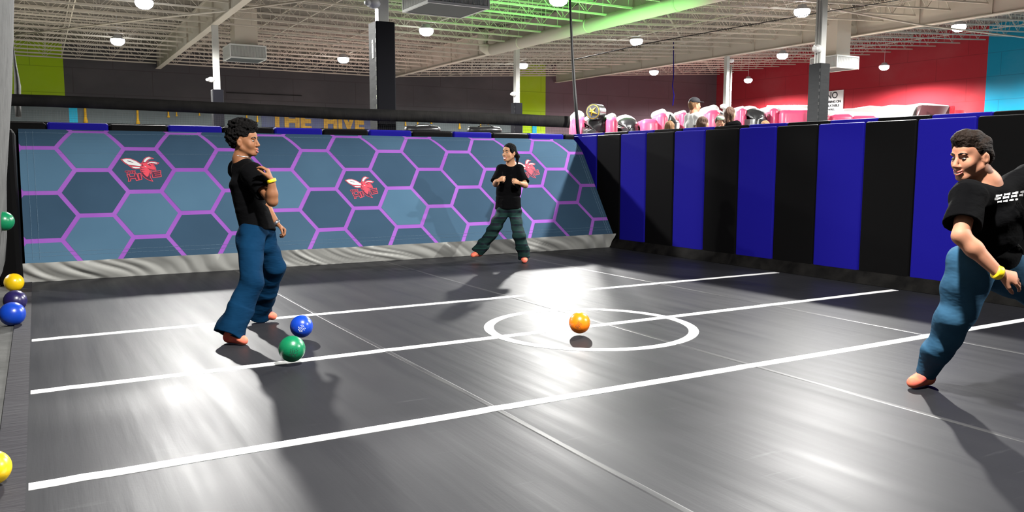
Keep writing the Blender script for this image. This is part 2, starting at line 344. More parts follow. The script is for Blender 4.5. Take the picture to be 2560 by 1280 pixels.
# ------------------------------------------------------------------ signed distance modelling (people)
class Field:
    def __init__(s, lo, hi, h):
        s.h = h; s.lo = np.array(lo, np.float32); s.n = np.ceil((np.array(hi) - np.array(lo)) / h).astype(int) + 1
        s.D = np.full(s.n, 1.0, np.float32)
    def region(s, lo, hi):
        a = np.maximum(((np.array(lo) - s.lo) / s.h).astype(int), 0); b = np.minimum(np.ceil((np.array(hi) - s.lo) / s.h).astype(int) + 1, s.n)
        if np.any(b <= a): return None, None
        sl = tuple(slice(a[i], b[i]) for i in range(3))
        g = [s.lo[i] + s.h * np.arange(a[i], b[i], dtype=np.float32) for i in range(3)]
        return sl, (g[0][:, None, None], g[1][None, :, None], g[2][None, None, :])
    def put(s, lo, hi, fn, k=0.02, sub=False):
        pad = k + 2.5 * s.h
        sl, g = s.region(np.array(lo) - pad, np.array(hi) + pad)
        if sl is None: return
        d = fn(g).astype(np.float32); D = s.D[sl]
        if sub:
            D[...] = np.maximum(D, -d); return
        if k > 0:
            hh = np.clip(0.5 + 0.5 * (D - d) / k, 0, 1)
            D[...] = D * (1 - hh) + d * hh - k * hh * (1 - hh)
        else: D[...] = np.minimum(D, d)
    def cap(s, a, b, ra, rb=None, k=0.02, flat=False, sub=False):
        rb = ra if rb is None else rb
        a = np.array(a, float); b = np.array(b, float); ab = b - a; L = np.linalg.norm(ab); r = max(ra, rb)
        def fn(g):
            p = [g[i] - a[i] for i in range(3)]
            t = (p[0] * ab[0] + p[1] * ab[1] + p[2] * ab[2]) / (L * L); tc = np.clip(t, 0, 1)
            q = [p[i] - ab[i] * tc for i in range(3)]
            d = np.sqrt(q[0] ** 2 + q[1] ** 2 + q[2] ** 2) - (ra + (rb - ra) * tc)
            if flat: d = np.maximum(d, np.abs(t - 0.5) * L - L * 0.5)
            return d
        s.put(np.minimum(a, b) - r, np.maximum(a, b) + r, fn, k, sub)
    def ell(s, c, r, R=None, k=0.02, sub=False):
        c = np.array(c, float); r = np.array(r, float); R = np.eye(3) if R is None else np.array(R, float)   # columns = axes
        m = r.max()
        def fn(g):
            p = [g[i] - c[i] for i in range(3)]
            l = [p[0] * R[0, j] + p[1] * R[1, j] + p[2] * R[2, j] for j in range(3)]
            k0 = np.sqrt((l[0] / r[0]) ** 2 + (l[1] / r[1]) ** 2 + (l[2] / r[2]) ** 2)
            k1 = np.sqrt((l[0] / r[0] ** 2) ** 2 + (l[1] / r[1] ** 2) ** 2 + (l[2] / r[2] ** 2) ** 2) + 1e-9
            return k0 * (k0 - 1) / k1
        s.put(c - m, c + m, fn, k, sub)
    def ecap(s, a, b, side, ra, rb, k=0.02, round_=0.03):
        # elliptical tapered column: side = width direction, ra/rb = (half width, half depth) at a and b
        a = np.array(a, float); b = np.array(b, float); ab = b - a; L = np.linalg.norm(ab); ax = ab / L
        sd = np.array(side, float); sd = sd - ax * (sd @ ax); sd /= np.linalg.norm(sd); fr = np.cross(ax, sd)
        m = max(*ra, *rb)
        def fn(g):
            p = [g[i] - a[i] for i in range(3)]
            z = p[0] * ax[0] + p[1] * ax[1] + p[2] * ax[2]; t = np.clip(z / L, 0, 1)
            u = p[0] * sd[0] + p[1] * sd[1] + p[2] * sd[2]; v = p[0] * fr[0] + p[1] * fr[1] + p[2] * fr[2]
            wu = ra[0] + (rb[0] - ra[0]) * t; wv = ra[1] + (rb[1] - ra[1]) * t
            rr = np.sqrt((u / wu) ** 2 + (v / wv) ** 2); d = (rr - 1) * np.minimum(wu, wv)
            e = np.abs(z - L / 2) - L / 2
            dd = np.minimum(np.maximum(d + round_, e + round_), 0) + np.sqrt(np.maximum(d + round_, 0) ** 2 + np.maximum(e + round_, 0) ** 2) - round_
            return dd
        s.put(np.minimum(a, b) - m, np.maximum(a, b) + m, fn, k)
    def cut(s, p, n):          # remove the half space on the side n points to
        n = np.array(n, float); n /= np.linalg.norm(n); p = np.array(p, float)
        g = [s.lo[i] + s.h * np.arange(s.n[i], dtype=np.float32) for i in range(3)]
        d = (((g[0] - p[0]) * n[0])[:, None, None] + ((g[1] - p[1]) * n[1])[None, :, None] + ((g[2] - p[2]) * n[2])[None, None, :]).astype(np.float32)
        s.D[...] = np.maximum(s.D, d)
    def wrinkle(s, amp, freq, seed=0, zs=1.0):
        rs = np.random.RandomState(seed)
        ix = np.nonzero(np.abs(s.D) < 0.03)
        g = [(s.lo[i] + s.h * ix[i]).astype(np.float32) for i in range(3)]
        tot = np.zeros(len(g[0]), np.float32)
        for _ in range(7):
            v = rs.normal(size=3); v[2] *= zs; v /= np.linalg.norm(v); f = freq * rs.uniform(0.6, 1.8)
            w2 = rs.normal(size=3); w2 *= freq * 0.35 / np.linalg.norm(w2)
            ph = sum(g[i] * np.float32(v[i] * f) for i in range(3))
            wb = np.sin(sum(g[i] * np.float32(w2[i]) for i in range(3)) + np.float32(rs.uniform(0, 6))) * np.float32(1.4)
            tot += np.sin(ph + wb + np.float32(rs.uniform(0, 6)))
        s.D[ix] += (amp * tot / 3.0).astype(np.float32)
    def mesh(s, name, smooth=2):
        D = s.D; D[0] = D[-1] = 1; D[:, 0] = D[:, -1] = 1; D[:, :, 0] = D[:, :, -1] = 1
        S = D < 0
        c = np.zeros(np.array(D.shape) - 1, np.int8)
        for i in (0, 1):
            for j in (0, 1):
                for k in (0, 1): c += S[i:D.shape[0] - 1 + i, j:D.shape[1] - 1 + j, k:D.shape[2] - 1 + k]
        idx = np.argwhere((c > 0) & (c < 8)); ids = np.full(c.shape, -1, np.int32); ids[tuple(idx.T)] = np.arange(len(idx))
        acc = np.zeros((len(idx), 3)); cnt = np.zeros(len(idx))
        for ax in range(3):
            o1, o2 = [(1, 2), (0, 2), (0, 1)][ax]
            for p in (0, 1):
                for q in (0, 1):
                    A = idx.copy(); A[:, o1] += p; A[:, o2] += q; B = A.copy(); B[:, ax] += 1
                    da = D[tuple(A.T)]; db = D[tuple(B.T)]; m = (da < 0) != (db < 0)
                    t = np.where(m, da / np.where(m, da - db, 1), 0)
                    P_ = A.astype(float); P_[:, ax] += t
                    acc[m] += P_[m]; cnt[m] += 1
        V = acc / cnt[:, None]
        faces = []
        for ax in range(3):
            o1, o2 = [(1, 2), (2, 0), (0, 1)][ax]
            sa = [slice(1, -1)] * 3; sb = [slice(1, -1)] * 3; sa[ax] = slice(0, -1); sb[ax] = slice(1, None)
            sa = tuple(sa); sb = tuple(sb)
            dif = S[sa] != S[sb]; e = np.argwhere(dif); off = np.array([1, 1, 1]); off[ax] = 0; e = e + off
            ins = S[tuple(e.T)]
            def cid(d1, d2):
                q = e.copy(); q[:, o1] += d1; q[:, o2] += d2; return ids[tuple(q.T)]
            f = np.stack([cid(-1, -1), cid(0, -1), cid(0, 0), cid(-1, 0)], 1)
            f[~ins] = f[~ins][:, ::-1]
            faces.append(f)
        Fc = np.concatenate(faces); Fc = Fc[(Fc >= 0).all(1)]
        for _ in range(smooth):
            nb = np.zeros_like(V); nc = np.zeros(len(V))
            for i in range(4):
                a_, b_ = Fc[:, i], Fc[:, (i + 1) % 4]
                np.add.at(nb, a_, V[b_]); np.add.at(nc, a_, 1); np.add.at(nb, b_, V[a_]); np.add.at(nc, b_, 1)
            V = V * 0.5 + 0.5 * nb / np.maximum(nc, 1)[:, None]
        V = V * s.h + s.lo
        me = bpy.data.meshes.new(name)
        me.vertices.add(len(V)); me.vertices.foreach_set('co', V.astype(np.float32).ravel())
        me.loops.add(Fc.size); me.loops.foreach_set('vertex_index', Fc.ravel().astype(np.int32))
        me.polygons.add(len(Fc)); me.polygons.foreach_set('loop_start', np.arange(0, Fc.size, 4, dtype=np.int32))
        me.update(calc_edges=True); me.validate()
        me.polygons.foreach_set('use_smooth', [True] * len(me.polygons))
        return me

def fobj(name, F, m, parent, smooth=2):
    me = F.mesh(name, smooth); me.materials.append(M[m])
    o = bpy.data.objects.new(name, me); COL.objects.link(o); o.parent = parent
    o.matrix_parent_inverse = parent.matrix_world.inverted() if False else Matrix.Translation(-Vector(parent.location))
    return o

def pobj(name, bm, m, parent, smooth=True):
    o = obj(name, bm, m, parent, smooth); top = parent
    while top.parent: top = top.parent
    if parent is top: o.matrix_parent_inverse = Matrix.Translation(-Vector(top.location))
    return o

def nrm(v): v = np.array(v, float); return v / np.linalg.norm(v)
A3 = lambda *v: np.array(v, float)

def frame(fwd, up):
    f = nrm(fwd); u = nrm(np.array(up, float) - f * (np.array(up, float) @ f)); r = np.cross(f, u); return r, f, u

def add_head(F, c, fwd, up, neck, s=1.0, ear=True):
    r, f, u = frame(fwd, up); c = np.array(c, float)
    P = lambda x, y, z: c + s * (r * x + f * y + u * z)
    R = np.stack([r, f, u], 1)
    F.ell(P(0, -0.012, 0.032), A3(0.076, 0.096, 0.088) * s, R, 0.02)
    F.ell(P(0, 0.03, -0.035), A3(0.058, 0.062, 0.085) * s, R, 0.03)
    F.ell(P(0, 0.06, 0.045), A3(0.052, 0.035, 0.04) * s, R, 0.02)
    F.ell(P(0, 0.068, -0.098), A3(0.026, 0.022, 0.02) * s, R, 0.02)
    for sx in (-1, 1):
        F.cap(P(sx * 0.058, -0.004, -0.052), P(sx * 0.02, 0.062, -0.098), 0.018 * s, 0.016 * s, 0.022)
        F.ell(P(sx * 0.036, 0.062, -0.03), A3(0.026, 0.02, 0.024) * s, R, 0.03)
        F.ell(P(sx * 0.027, 0.088, 0.022), A3(0.022, 0.009, 0.008) * s, R, 0.012)
        F.ell(P(sx * 0.031, 0.099, 0.0), A3(0.014, 0.013, 0.009) * s, R, 0, sub=True)
        F.ell(P(sx * 0.012, 0.1, -0.041), A3(0.009, 0.012, 0.008) * s, R, 0.006)
        if ear:
            Re = np.stack([nrm(r * sx + f * 0.35), nrm(f - r * sx * 0.35), u], 1)
            F.ell(P(sx * 0.079, -0.012, -0.01), A3(0.009, 0.019, 0.031) * s, Re, 0.006)
            F.ell(P(sx * 0.086, -0.006, -0.008), A3(0.006, 0.009, 0.017) * s, Re, 0, sub=True)
    F.cap(P(0, 0.09, 0.012), P(0, 0.112, -0.034), 0.008 * s, 0.0125 * s, 0.01)
    F.ell(P(0, 0.092, -0.064), A3(0.023, 0.012, 0.008) * s, R, 0.01)
    F.ell(P(0, 0.088, -0.079), A3(0.019, 0.011, 0.008) * s, R, 0.01)
    F.cap(P(0, -0.022, -0.04), neck, 0.055 * s, 0.06 * s, 0.03)

def face_parts(body, c, fwd, up, s=1.0, mouth='smile', gap=0.0):
    r, f, u = frame(fwd, up); c = np.array(c, float)
    P = lambda x, y, z: c + s * (r * x + f * y + u * z)
    R = np.stack([r, f, u], 1)
    for sx in (-1, 1):
        e = pobj('eye', ellip(P(sx * 0.031, 0.0815, 0.0), A3(0.0125, 0.0115, 0.0065) * s, R), 'eyewhite', body)
        pobj('iris', ellip(P(sx * 0.031, 0.0895, 0.0), A3(0.0068, 0.0045, 0.0058) * s, R), 'iris', body)
        pts = [P(sx * x, y, z) for x, y, z in ((0.012, 0.0985, 0.021), (0.026, 0.0975, 0.028), (0.042, 0.087, 0.027), (0.05, 0.078, 0.021))]
        pobj('eyebrow', tube(pts, [0.0035 * s, 0.0045 * s, 0.004 * s, 0.002 * s]), 'brow', body)
    w_ = 0.027 if mouth == 'smile' else 0.016
    zc = -0.071
    pobj('lips', tube([P(x * w_, 0.1015 - 0.012 * x * x, zc + 0.004 + 0.008 * x * x) for x in np.linspace(-1, 1, 9)], [0.003 * s, .0045 * s, .005 * s, .005 * s, .005 * s, .005 * s, .005 * s, .0045 * s, .003 * s], 8,
                     tube([P(x * w_, 0.0995 - 0.012 * x * x, zc - 0.011 - gap + (0.015 + gap) * x * x) for x in np.linspace(-1, 1, 9)], [0.003 * s, .0045 * s, .005 * s, .0055 * s, .0055 * s, .0055 * s, .005 * s, .0045 * s, .003 * s])), 'lip', body)
    pobj('teeth' if mouth == 'smile' else 'mouth', ellip(P(0, 0.0955, zc - 0.004 - gap / 2), A3(w_ * 0.8, 0.006, 0.006 + gap / 2) * s, R), 'teeth' if mouth == 'smile' else 'mouth', body)

def add_hand(F, w_, d, n, side=1, curl=0.6, s=1.0, thumb=0.5):
    w_ = np.array(w_, float); d = nrm(d); n = np.array(n, float); n = nrm(n - d * (n @ d)); b = nrm(np.cross(d, n)) * side
    k = 0.008
    F.ecap(w_ - d * 0.01 * s, w_ + d * 0.088 * s, b, (0.027 * s, 0.017 * s), (0.04 * s, 0.014 * s), k, 0.01)
    for i in range(4):
        L = (0.072, 0.08, 0.075, 0.06)[i] * s; off = (0.031, 0.0105, -0.0105, -0.03)[i] * s
        p = w_ + d * (0.084 - 0.004 * abs(i - 1)) * s + b * off
        ang = 0.25 + 0.05 * i; rr = (0.0092, 0.0094, 0.009, 0.0078)[i] * s
        for fr, rs in ((0.45, 1.0), (0.30, 0.93), (0.25, 0.85)):
            ang += curl * (0.75 + 0.08 * i)
            q = p + (d * math.cos(ang) + n * math.sin(ang) + b * off * 1.2) * L * fr
            F.cap(p, q, rr * rs, rr * rs * 0.95, 0.004); p = q
    p = w_ + d * 0.022 * s + b * 0.026 * s + n * 0.006 * s
    q = p + nrm(d * 0.75 + b * 0.6 + n * thumb * 0.5) * 0.045 * s; F.cap(p, q, 0.014 * s, 0.0115 * s, 0.01)
    p = q; q = p + nrm(d * 0.8 + b * 0.15 + n * thumb) * 0.032 * s; F.cap(p, q, 0.011 * s, 0.0098 * s, 0.004)
    p = q; q = p + nrm(d * 0.8 - b * 0.15 + n * thumb * 1.3) * 0.025 * s; F.cap(p, q, 0.0098 * s, 0.0085 * s, 0.004)

def add_foot(F, ank, toe, r=0.035, k=0.02, up=(0, 0, 1)):
    ank = np.array(ank, float); toe = np.array(toe, float); f = nrm(toe - ank); up = np.array(up, float)
    heel = ank - nrm(A3(f[0], f[1], 0)) * 0.03; heel[2] = min(ank[2], toe[2] + 0.02) - 0.01
    F.cap(ank, heel, r, r * 0.9, k); F.cap(heel, toe, r * 0.95, r * 0.72, k)
    side = nrm(np.cross(f, up)); F.ell(toe - f * 0.04, A3(0.045, 0.06, 0.026), np.stack([side, f, nrm(np.cross(side, f))], 1), 0.02)

# ================================================================== THE HALL
def zj(x): return 5.85 if x < 16.5 else 5.85 + 0.061 * (x - 16.5)

fl = struct('floor', bx(bmesh.new(), (-0.11, -2.6, -0.06), (8.06, 10.86, 0.0)), 'court')
tag(fl, 'black vinyl sports court floor with white lines')
bm = bmesh.new()
for yc in (7.19, 5.53, 3.88): bx(bm, (-0.10, yc - 0.043, 0.0), (8.0, yc + 0.043, 0.0025))
# each line is a part of the floor
bm.free()
for yc, xe in ((7.19, 8.0), (5.53, 7.99), (3.88, 8.0)):
    bm = bmesh.new(); n = 80; prev = None
    for i in range(n + 1):
        x = -0.10 + (xe + 0.10) * i / n; dy = 0.006 * mnoise.noise(Vector((x * 0.9, yc, 0)))
        # the paint is nudged at the welded seams, as in the hall
        dy += 0.008 if 0 < ((x - 2.05) % 2.0) < 0.08 else 0
        cur = [bm.verts.new((x, yc + dy + s, z)) for s, z in ((-0.043, 0.0), (-0.043, 0.0022), (0.043, 0.0022), (0.043, 0.0))]
        if prev:
            for k in range(3): bm.faces.new((prev[k], cur[k], cur[k + 1], prev[k + 1]))
        prev = cur
    obj('court_line', bm, 'line', fl)
bm = bmesh.new(); n = 96
rg = [[bm.verts.new((3.93 + r * math.cos(2 * PI * i / n), 5.5 + r * math.sin(2 * PI * i / n), z)) for r, z in ((0.805, 0.0), (0.805, 0.003), (0.885, 0.003), (0.885, 0.0))] for i in range(n)]
for i in range(n):
    a, b = rg[i], rg[(i + 1) % n]
    for k in range(3): bm.faces.new((a[k], b[k], b[k + 1], a[k + 1]))
obj('court_circle', bm, 'line', fl)
for xs in (2.13, 4.13, 6.08):
    bm = bmesh.new(); n = 120; prev = None
    for i in range(n + 1):
        y = -2.5 + 13.3 * i / n; dx = 0.02 * mnoise.noise(Vector((y * 0.35, xs, 0)))
        cur = [bm.verts.new((xs + dx + s, y, z)) for s, z in ((-0.022, 0.0002), (-0.014, 0.002), (0.014, 0.002), (0.022, 0.0002))]
        if prev:
            for k in range(3): bm.faces.new((prev[k], prev[k + 1], cur[k + 1], cur[k]))
        prev = cur
    obj('floor_seam', bm, 'seam', fl)

gut = struct('trim_1', bx(bmesh.new(), (-0.23, -2.6, -0.05), (-0.11, 10.86, 0.004)), 'border')
bm = bmesh.new(); bx(bm, (-0.62, -2.6, -0.06), (-0.23, 10.86, -0.006))
struct('trim_2', bm, 'leftpad')
struct('floor', bx(bmesh.new(), (-14, -8, -0.35), (39.4, 41.2, -0.2)), 'slab')
# raised walk decks round the court
struct('trim_3', bx(bmesh.new(), (8.62, -2.6, -0.2), (13.2, 16.0, 0.85)), 'carpet')
struct('trim_5', bx(bmesh.new(), (-0.6, 12.63, 0.86), (8.6, 13.75, 1.9)), 'blackvinyl')
struct('trim_4', bx(bmesh.new(), (-0.6, 12.62, -0.2), (8.62, 14.6, 0.85)), 'carpet')

# left wall of hanging grey fabric
prof = [(-0.6, -0.01), (-0.6, 0.16), (-0.42, 0.22), (-0.33, 0.34), (-0.30, 0.6), (-0.272, 1.16), (-0.22, 1.65), (-0.168, 2.12), (-0.10, 3.0), (-0.06, 3.9), (-0.05, 4.6)]
bm = bmesh.new(); rows = []
for i in range(60):
    y = -1.5 + 11.5 * i / 59; r = []
    for j, (x, z) in enumerate(prof):
        wv = 0.012 * math.sin(y * 5 + z) * min(1, z)
        if i > 55: wv = 0
        r.append(bm.verts.new((x + wv, y, z)))
    for j, (x, z) in enumerate(reversed(prof)): r.append(bm.verts.new((x - 0.06, y, z)))
    rows.append(r)
for a, b in zip(rows, rows[1:]):
    for k in range(len(a)): bm.faces.new((a[k], a[(k + 1) % len(a)], b[(k + 1) % len(a)], b[k]))
bm.faces.new(rows[0]); bm.faces.new(rows[-1][::-1])
struct('wall_left', bm, 'leftpad', smooth=True)

# outer walls
struct('wall_back', bx(bmesh.new(), (-14, 41.0, -0.3), (39.4, 41.3, 8.3)), 'wall_back')
struct('wall_right', bx(bmesh.new(), (39.3, -8, -0.3), (39.6, 41.3, 8.3)), 'wall_right')
struct('wall_left', bx(bmesh.new(), (-14.3, -8, -0.3), (-14.0, 41.3, 8.3)), 'wall_plain')
struct('wall_front', bx(bmesh.new(), (-14.3, -8.3, -0.3), (39.6, -8.0, 8.3)), 'wall_plain')
# roof: deck, girders, open-web joists
bm = bmesh.new()
for x0, x1 in ((-14.3, 16.5), (16.5, 39.6)):
    v = [bm.verts.new(p) for p in ((x0, -8.3, zj(x0) + 0.7), (x1, -8.3, zj(x1) + 0.7), (x1, 41.3, zj(x1) + 0.7), (x0, 41.3, zj(x0) + 0.7),
                                   (x0, -8.3, zj(x0) + 0.8), (x1, -8.3, zj(x1) + 0.8), (x1, 41.3, zj(x1) + 0.8), (x0, 41.3, zj(x0) + 0.8))]
    for f in ((0, 1, 2, 3), (7, 6, 5, 4), (0, 4, 5, 1), (3, 2, 6, 7)): bm.faces.new([v[i] for i in f])
ceil = struct('ceiling', bm, 'deck')
def joist(x0, x1, y):
    bm = bmesh.new(); n = max(6, int(abs(x1 - x0) / 0.62)); z0, z1 = zj(x0), zj(x1)
    bar(bm, (x0, y, z0), (x1, y, z1), 0.036); bar(bm, (x0, y, z0 + 0.66), (x1, y, z1 + 0.66), 0.036)
    for i in range(n):
        ta, tb = i / n, (i + 1) / n
        xa, xb = x0 + (x1 - x0) * ta, x0 + (x1 - x0) * tb
        za, zb = z0 + (z1 - z0) * ta, z0 + (z1 - z0) * tb
        if i % 2: bar(bm, (xa, y, za), (xb, y, zb + 0.64), 0.0105, caps=False)
        else: bar(bm, (xa, y, za + 0.64), (xb, y, zb), 0.0105, caps=False)
        bar(bm, (xa, y, za), (xa, y, za + 0.64), 0.008, caps=False)
    return bm
for x0, x1, ys in ((-7.5, 4.94, 19.4), (5.14, 15.7, 16.9), (15.9, 26.5, 11.9), (26.7, 39.2, 6.9)):
    y = ys
    while y < 40.9:
        obj('joist', joist(x0, x1, y), 'steel', ceil); y += 1.25
for xb, y0 in ((1.2, 19), (7.6, 16), (11.4, 16), (19.4, 12), (23.2, 12), (30.5, 8), (35.0, 8)):
    bm = bmesh.new(); bar(bm, (xb, y0, zj(xb) + 0.03), (xb, 41, zj(xb) + 0.03), 0.02); bar(bm, (xb, y0, zj(xb) + 0.62), (xb, 41, zj(xb) + 0.62), 0.02)
    obj('bridging_rod', bm, 'steel', ceil)
for xg, zb, y0 in ((5.04, 5.62, 6.0), (15.8, 5.66, 4.0), (26.6, 6.08, 2.0)):
    bm = bmesh.new(); top = zj(xg) + 0.69
    bx(bm, (xg - 0.11, y0, zb), (xg + 0.11, 40.9, zb + 0.03)); bx(bm, (xg - 0.035, y0, zb + 0.03), (xg + 0.035, 40.9, top)); bx(bm, (xg - 0.11, y0, top - 0.03), (xg + 0.11, 40.9, top))
    y = y0 + 1
    while y < 40: bx(bm, (xg - 0.10, y, zb + 0.03), (xg + 0.10, y + 0.012, top - 0.03)); y += 2.5
    obj('girder', bm, 'steel', ceil)

# columns: pole, padding, buckle
COLS = [(5.04, 13.0, True), (15.72, 13.1, True), (5.04, 27.2, True), (15.9, 27.2, True), (26.65, 27.2, False)]
CL = ['white steel column in tall black padding, nearest behind the honeycomb wall', 'white steel column in grey padding behind the blue and black wall',
      'slim white column behind the man in jeans, padded only at the foot', 'white column beside the lime green stripe of the far wall', 'white column near the man in the black cap, with no padding']
for (cx, cy, pad), lab in zip(COLS, CL):
    t = thing('column', lab, 'column', (cx, cy, -0.2), 0, 'columns holding up the roof')
    top = (5.62 if cx < 10 else 5.66 if cx < 20 else 6.08) + 0.2
    bm = bmesh.new(); a = 0.09
    bx(bm, (-a, -a, 0.0), (a, a, top), 0.012)
    obj('pole', bm, 'white', t)
    if pad:
        bm = bmesh.new(); bx(bm, (-0.165, -0.165, 0.3), (0.165, 0.165, 3.85), 0.02)
        obj('padding', bm, 'padblack' if (cx, cy) != (15.72, 13.1) else 'padgrey', t)
        bm = bmesh.new()
        for k in range(22): bar(bm, (-0.168, -0.155, 0.5 + k * 0.15), (-0.168, -0.155, 0.57 + k * 0.15), 0.008)
        obj('lacing', bm, 'chrome' if cy < 20 and cx < 10 else 'cable', t)
    else:
        bm = bmesh.new(); bar(bm, (0.16, -0.1, 2.0), (0.16, -0.1, 5.9), 0.05, n=8); obj('downpipe', bm, 'white', t, True)
        obj('lamp', ellip((0.16, -0.1, 6.1), (0.12, 0.12, 0.1)), 'signwhite', t, True)
    if (cx, cy) == (5.04, 13.0):
        bm = bmesh.new()
        bx(bm, (-0.182, -0.06, 3.26), (-0.166, 0.0, 3.56), 0.006); bx(bm, (-0.19, -0.045, 3.34), (-0.176, -0.015, 3.46), 0.004); bx(bm, (-0.19, -0.05, 3.5), (-0.176, -0.01, 3.53), 0.004)
        obj('buckle', bm, 'chrome', t)
        bm = bmesh.new(); bx(bm, (-0.172, -0.163, 0.31), (-0.163, 0.163, 3.84)); obj('padding_left_face', bm, 'padgrey', t)  # thin lighter grey sheet over the left face of the padding
    if (cx, cy) == (15.72, 13.1):
        bm = bmesh.new(); bar(bm, (-0.1, -0.04, 3.8), (-0.1, -0.04, top), 0.014, n=6); bar(bm, (-0.1, 0.03, 3.8), (-0.1, 0.03, top), 0.014, n=6); obj('conduit', bm, 'white', t, True)

def sec_cam(x, y, z, lab, s=1.0):
    t = thing('security_camera', lab, 'camera', (x, y, z), 0, 'white security cameras on the columns')
    bm = ellip((-0.17 * s, -0.05 * s, 0), (0.12 * s, 0.10 * s, 0.085 * s)); obj('housing', bm, 'camwhite', t, True)
    bm = bmesh.new(); bar(bm, (-0.27 * s, -0.10 * s, -0.01), (-0.33 * s, -0.14 * s, -0.02), 0.05 * s, 0.035 * s, n=12); obj('lens_barrel', bm, 'camwhite', t, True)
    bm = bmesh.new(); bar(bm, (-0.09, 0, -0.02), (-0.2 * s, -0.04 * s, -0.02), 0.04 * s, n=8); obj('mount', bm, 'camwhite', t, True)
sec_cam(5.04, 12.98, 3.93, 'white camera on the nearest padded column, above its black padding')
sec_cam(15.72, 13.08, 3.97, 'white camera on the grey padded column behind the striped wall', 1.1)
sec_cam(5.04, 27.2, 3.95, 'small white camera on the slim column behind the man in jeans')
sec_cam(15.9, 27.2, 3.98, 'small white camera on the column by the green stripe')
sec_cam(26.65, 27.2, 3.9, 'white camera low on the column with no padding', 1.3)

# high-bay lamps
LL = ['at the top edge of the picture, far left', 'second from the left, above the green wall corner', 'right of the nearest padded column, far back over the dark wall', 'between the padded column and the big air unit',
      'over the green-lit roof, beside the black rope', 'under the green duct, right of the rope', 'by the white column and the green stripe', 'low over the dark wall, left of the person in the cap', 'large and bright, beside the grey padded column',
      'left of the grey padded column, lower one', 'in front of the red wall, by the bare column', 'alone in front of the red wall, right of the padded column', 'nearest the blue wall corner, far right']
LL[2] = 'left of the nearest padded column, over the dark wall'
def lamp(x, y, z, lab, group='high-bay lamps under the roof'):
    t = thing('high_bay_lamp', lab, 'ceiling lamp', (x, y, z), 0, group)
    obj('lens', lathe([(0.004, -0.16), (0.12, -0.145), (0.2, -0.09), (0.235, 0.0), (0.22, 0.06)], 20), 'lens', t, True)
    obj('reflector', lathe([(0.24, 0.06), (0.22, 0.08), (0.13, 0.15), (0.12, 0.2), (0.02, 0.22)], 20), 'lampbody', t, True)
    zt = zj(x) + 0.02
    obj('cord', bar(bmesh.new(), (0, 0, 0.2), (0, 0, zt + 0.64 - z), 0.008, n=6), 'lampbody', t)
    d = bpy.data.lights.new('lamp_light', 'SPOT'); d.energy = LAMP_W; d.shadow_soft_size = 0.13; d.color = (1.0, 0.985, 0.95)
    d.spot_size = 2.95; d.spot_blend = 0.38
    o = bpy.data.objects.new('lamp_light', d); COL.objects.link(o); o.parent = t; o.location = (0, 0, -0.3)
for p, lab in zip(LAMPS, LL): lamp(*p, 'glowing white high-bay lamp ' + lab)
for p in LAMPS_NEAR: lamp(*p, 'high-bay lamp hanging outside the picture, over or beside the court', 'lamps over the court out of view')

# air units
def air_unit(x0, x1, y0, y1, z0, z1, lab, duct=True, dx=None):
    cx, cy = (x0 + x1) / 2, (y0 + y1) / 2; w_, d_ = (x1 - x0) / 2, (y1 - y0) / 2
    t = thing('air_unit', lab, 'air conditioner', (cx, cy, z0), 0, 'air units hanging from the roof')
    h = z1 - z0; bm = bmesh.new()
    bx(bm, (-w_, -d_, h - 0.05), (w_, d_, h)); bx(bm, (-w_, -d_, 0), (w_, -d_ + 0.05, 0.05)); bx(bm, (-w_, d_ - 0.05, 0), (w_, d_, 0.05))
    bx(bm, (-w_, -d_ + 0.05, 0), (-w_ + 0.05, d_ - 0.05, 0.05)); bx(bm, (w_ - 0.05, -d_ + 0.05, 0), (w_, d_ - 0.05, 0.05))
    for sx in (-1, 1):
        for sy in (-1, 1): bx(bm, (sx * w_ - 0.04 * (sx > 0) , sy * d_ - 0.04 * (sy > 0), 0.05), (sx * w_ + 0.04 * (sx < 0), sy * d_ + 0.04 * (sy < 0), h - 0.05))
    obj('shell', bm, 'unit', t)
    obj('base_panel', box((-w_ + 0.05, -d_ + 0.05, 0.01), (w_ - 0.05, d_ - 0.05, 0.03)), 'unitdark', t)
    obj('core', box((-w_ + 0.06, -d_ + 0.06, 0.06), (w_ - 0.06, d_ - 0.06, h - 0.05)), 'unitdark', t)
    bm = bmesh.new(); n = 44
    for i in range(n):
        x = -w_ + 0.06 + (2 * w_ - 0.12) * i / (n - 1)
        for sy in (-1, 1): bx(bm, (x - 0.006, sy * (d_ - 0.02) - 0.012, 0.06), (x + 0.006, sy * (d_ - 0.02) + 0.012, h - 0.06))
        y = -d_ + 0.06 + (2 * d_ - 0.12) * i / (n - 1)
        for sx in (-1, 1): bx(bm, (sx * (w_ - 0.02) - 0.012, y - 0.006, 0.06), (sx * (w_ - 0.02) + 0.012, y + 0.006, h - 0.06))
    obj('grille', bm, 'unit', t)
    if duct: obj('duct', box((-w_ * 0.62, -d_ * 0.62, h), (w_ * 0.62, d_ * 0.62, zj(cx) + 0.68 - z0)), 'duct', t)
air_unit(6.82, 8.2, 15.12, 16.42, 4.5, 4.86, 'large grey air unit with fine grilles and a dark base, hanging by the nearest column')
air_unit(5.75, 6.95, 28.6, 29.8, 4.84, 5.3, 'air unit below a boxy duct beside the slim white column')
air_unit(24.9, 26.1, 20.0, 21.2, 4.8, 5.25, 'air unit behind the grey padded column, before the red wall')
air_unit(27.9, 29.1, 12.6, 13.8, 4.45, 5.3, 'air unit at the right edge, before the blue wall')

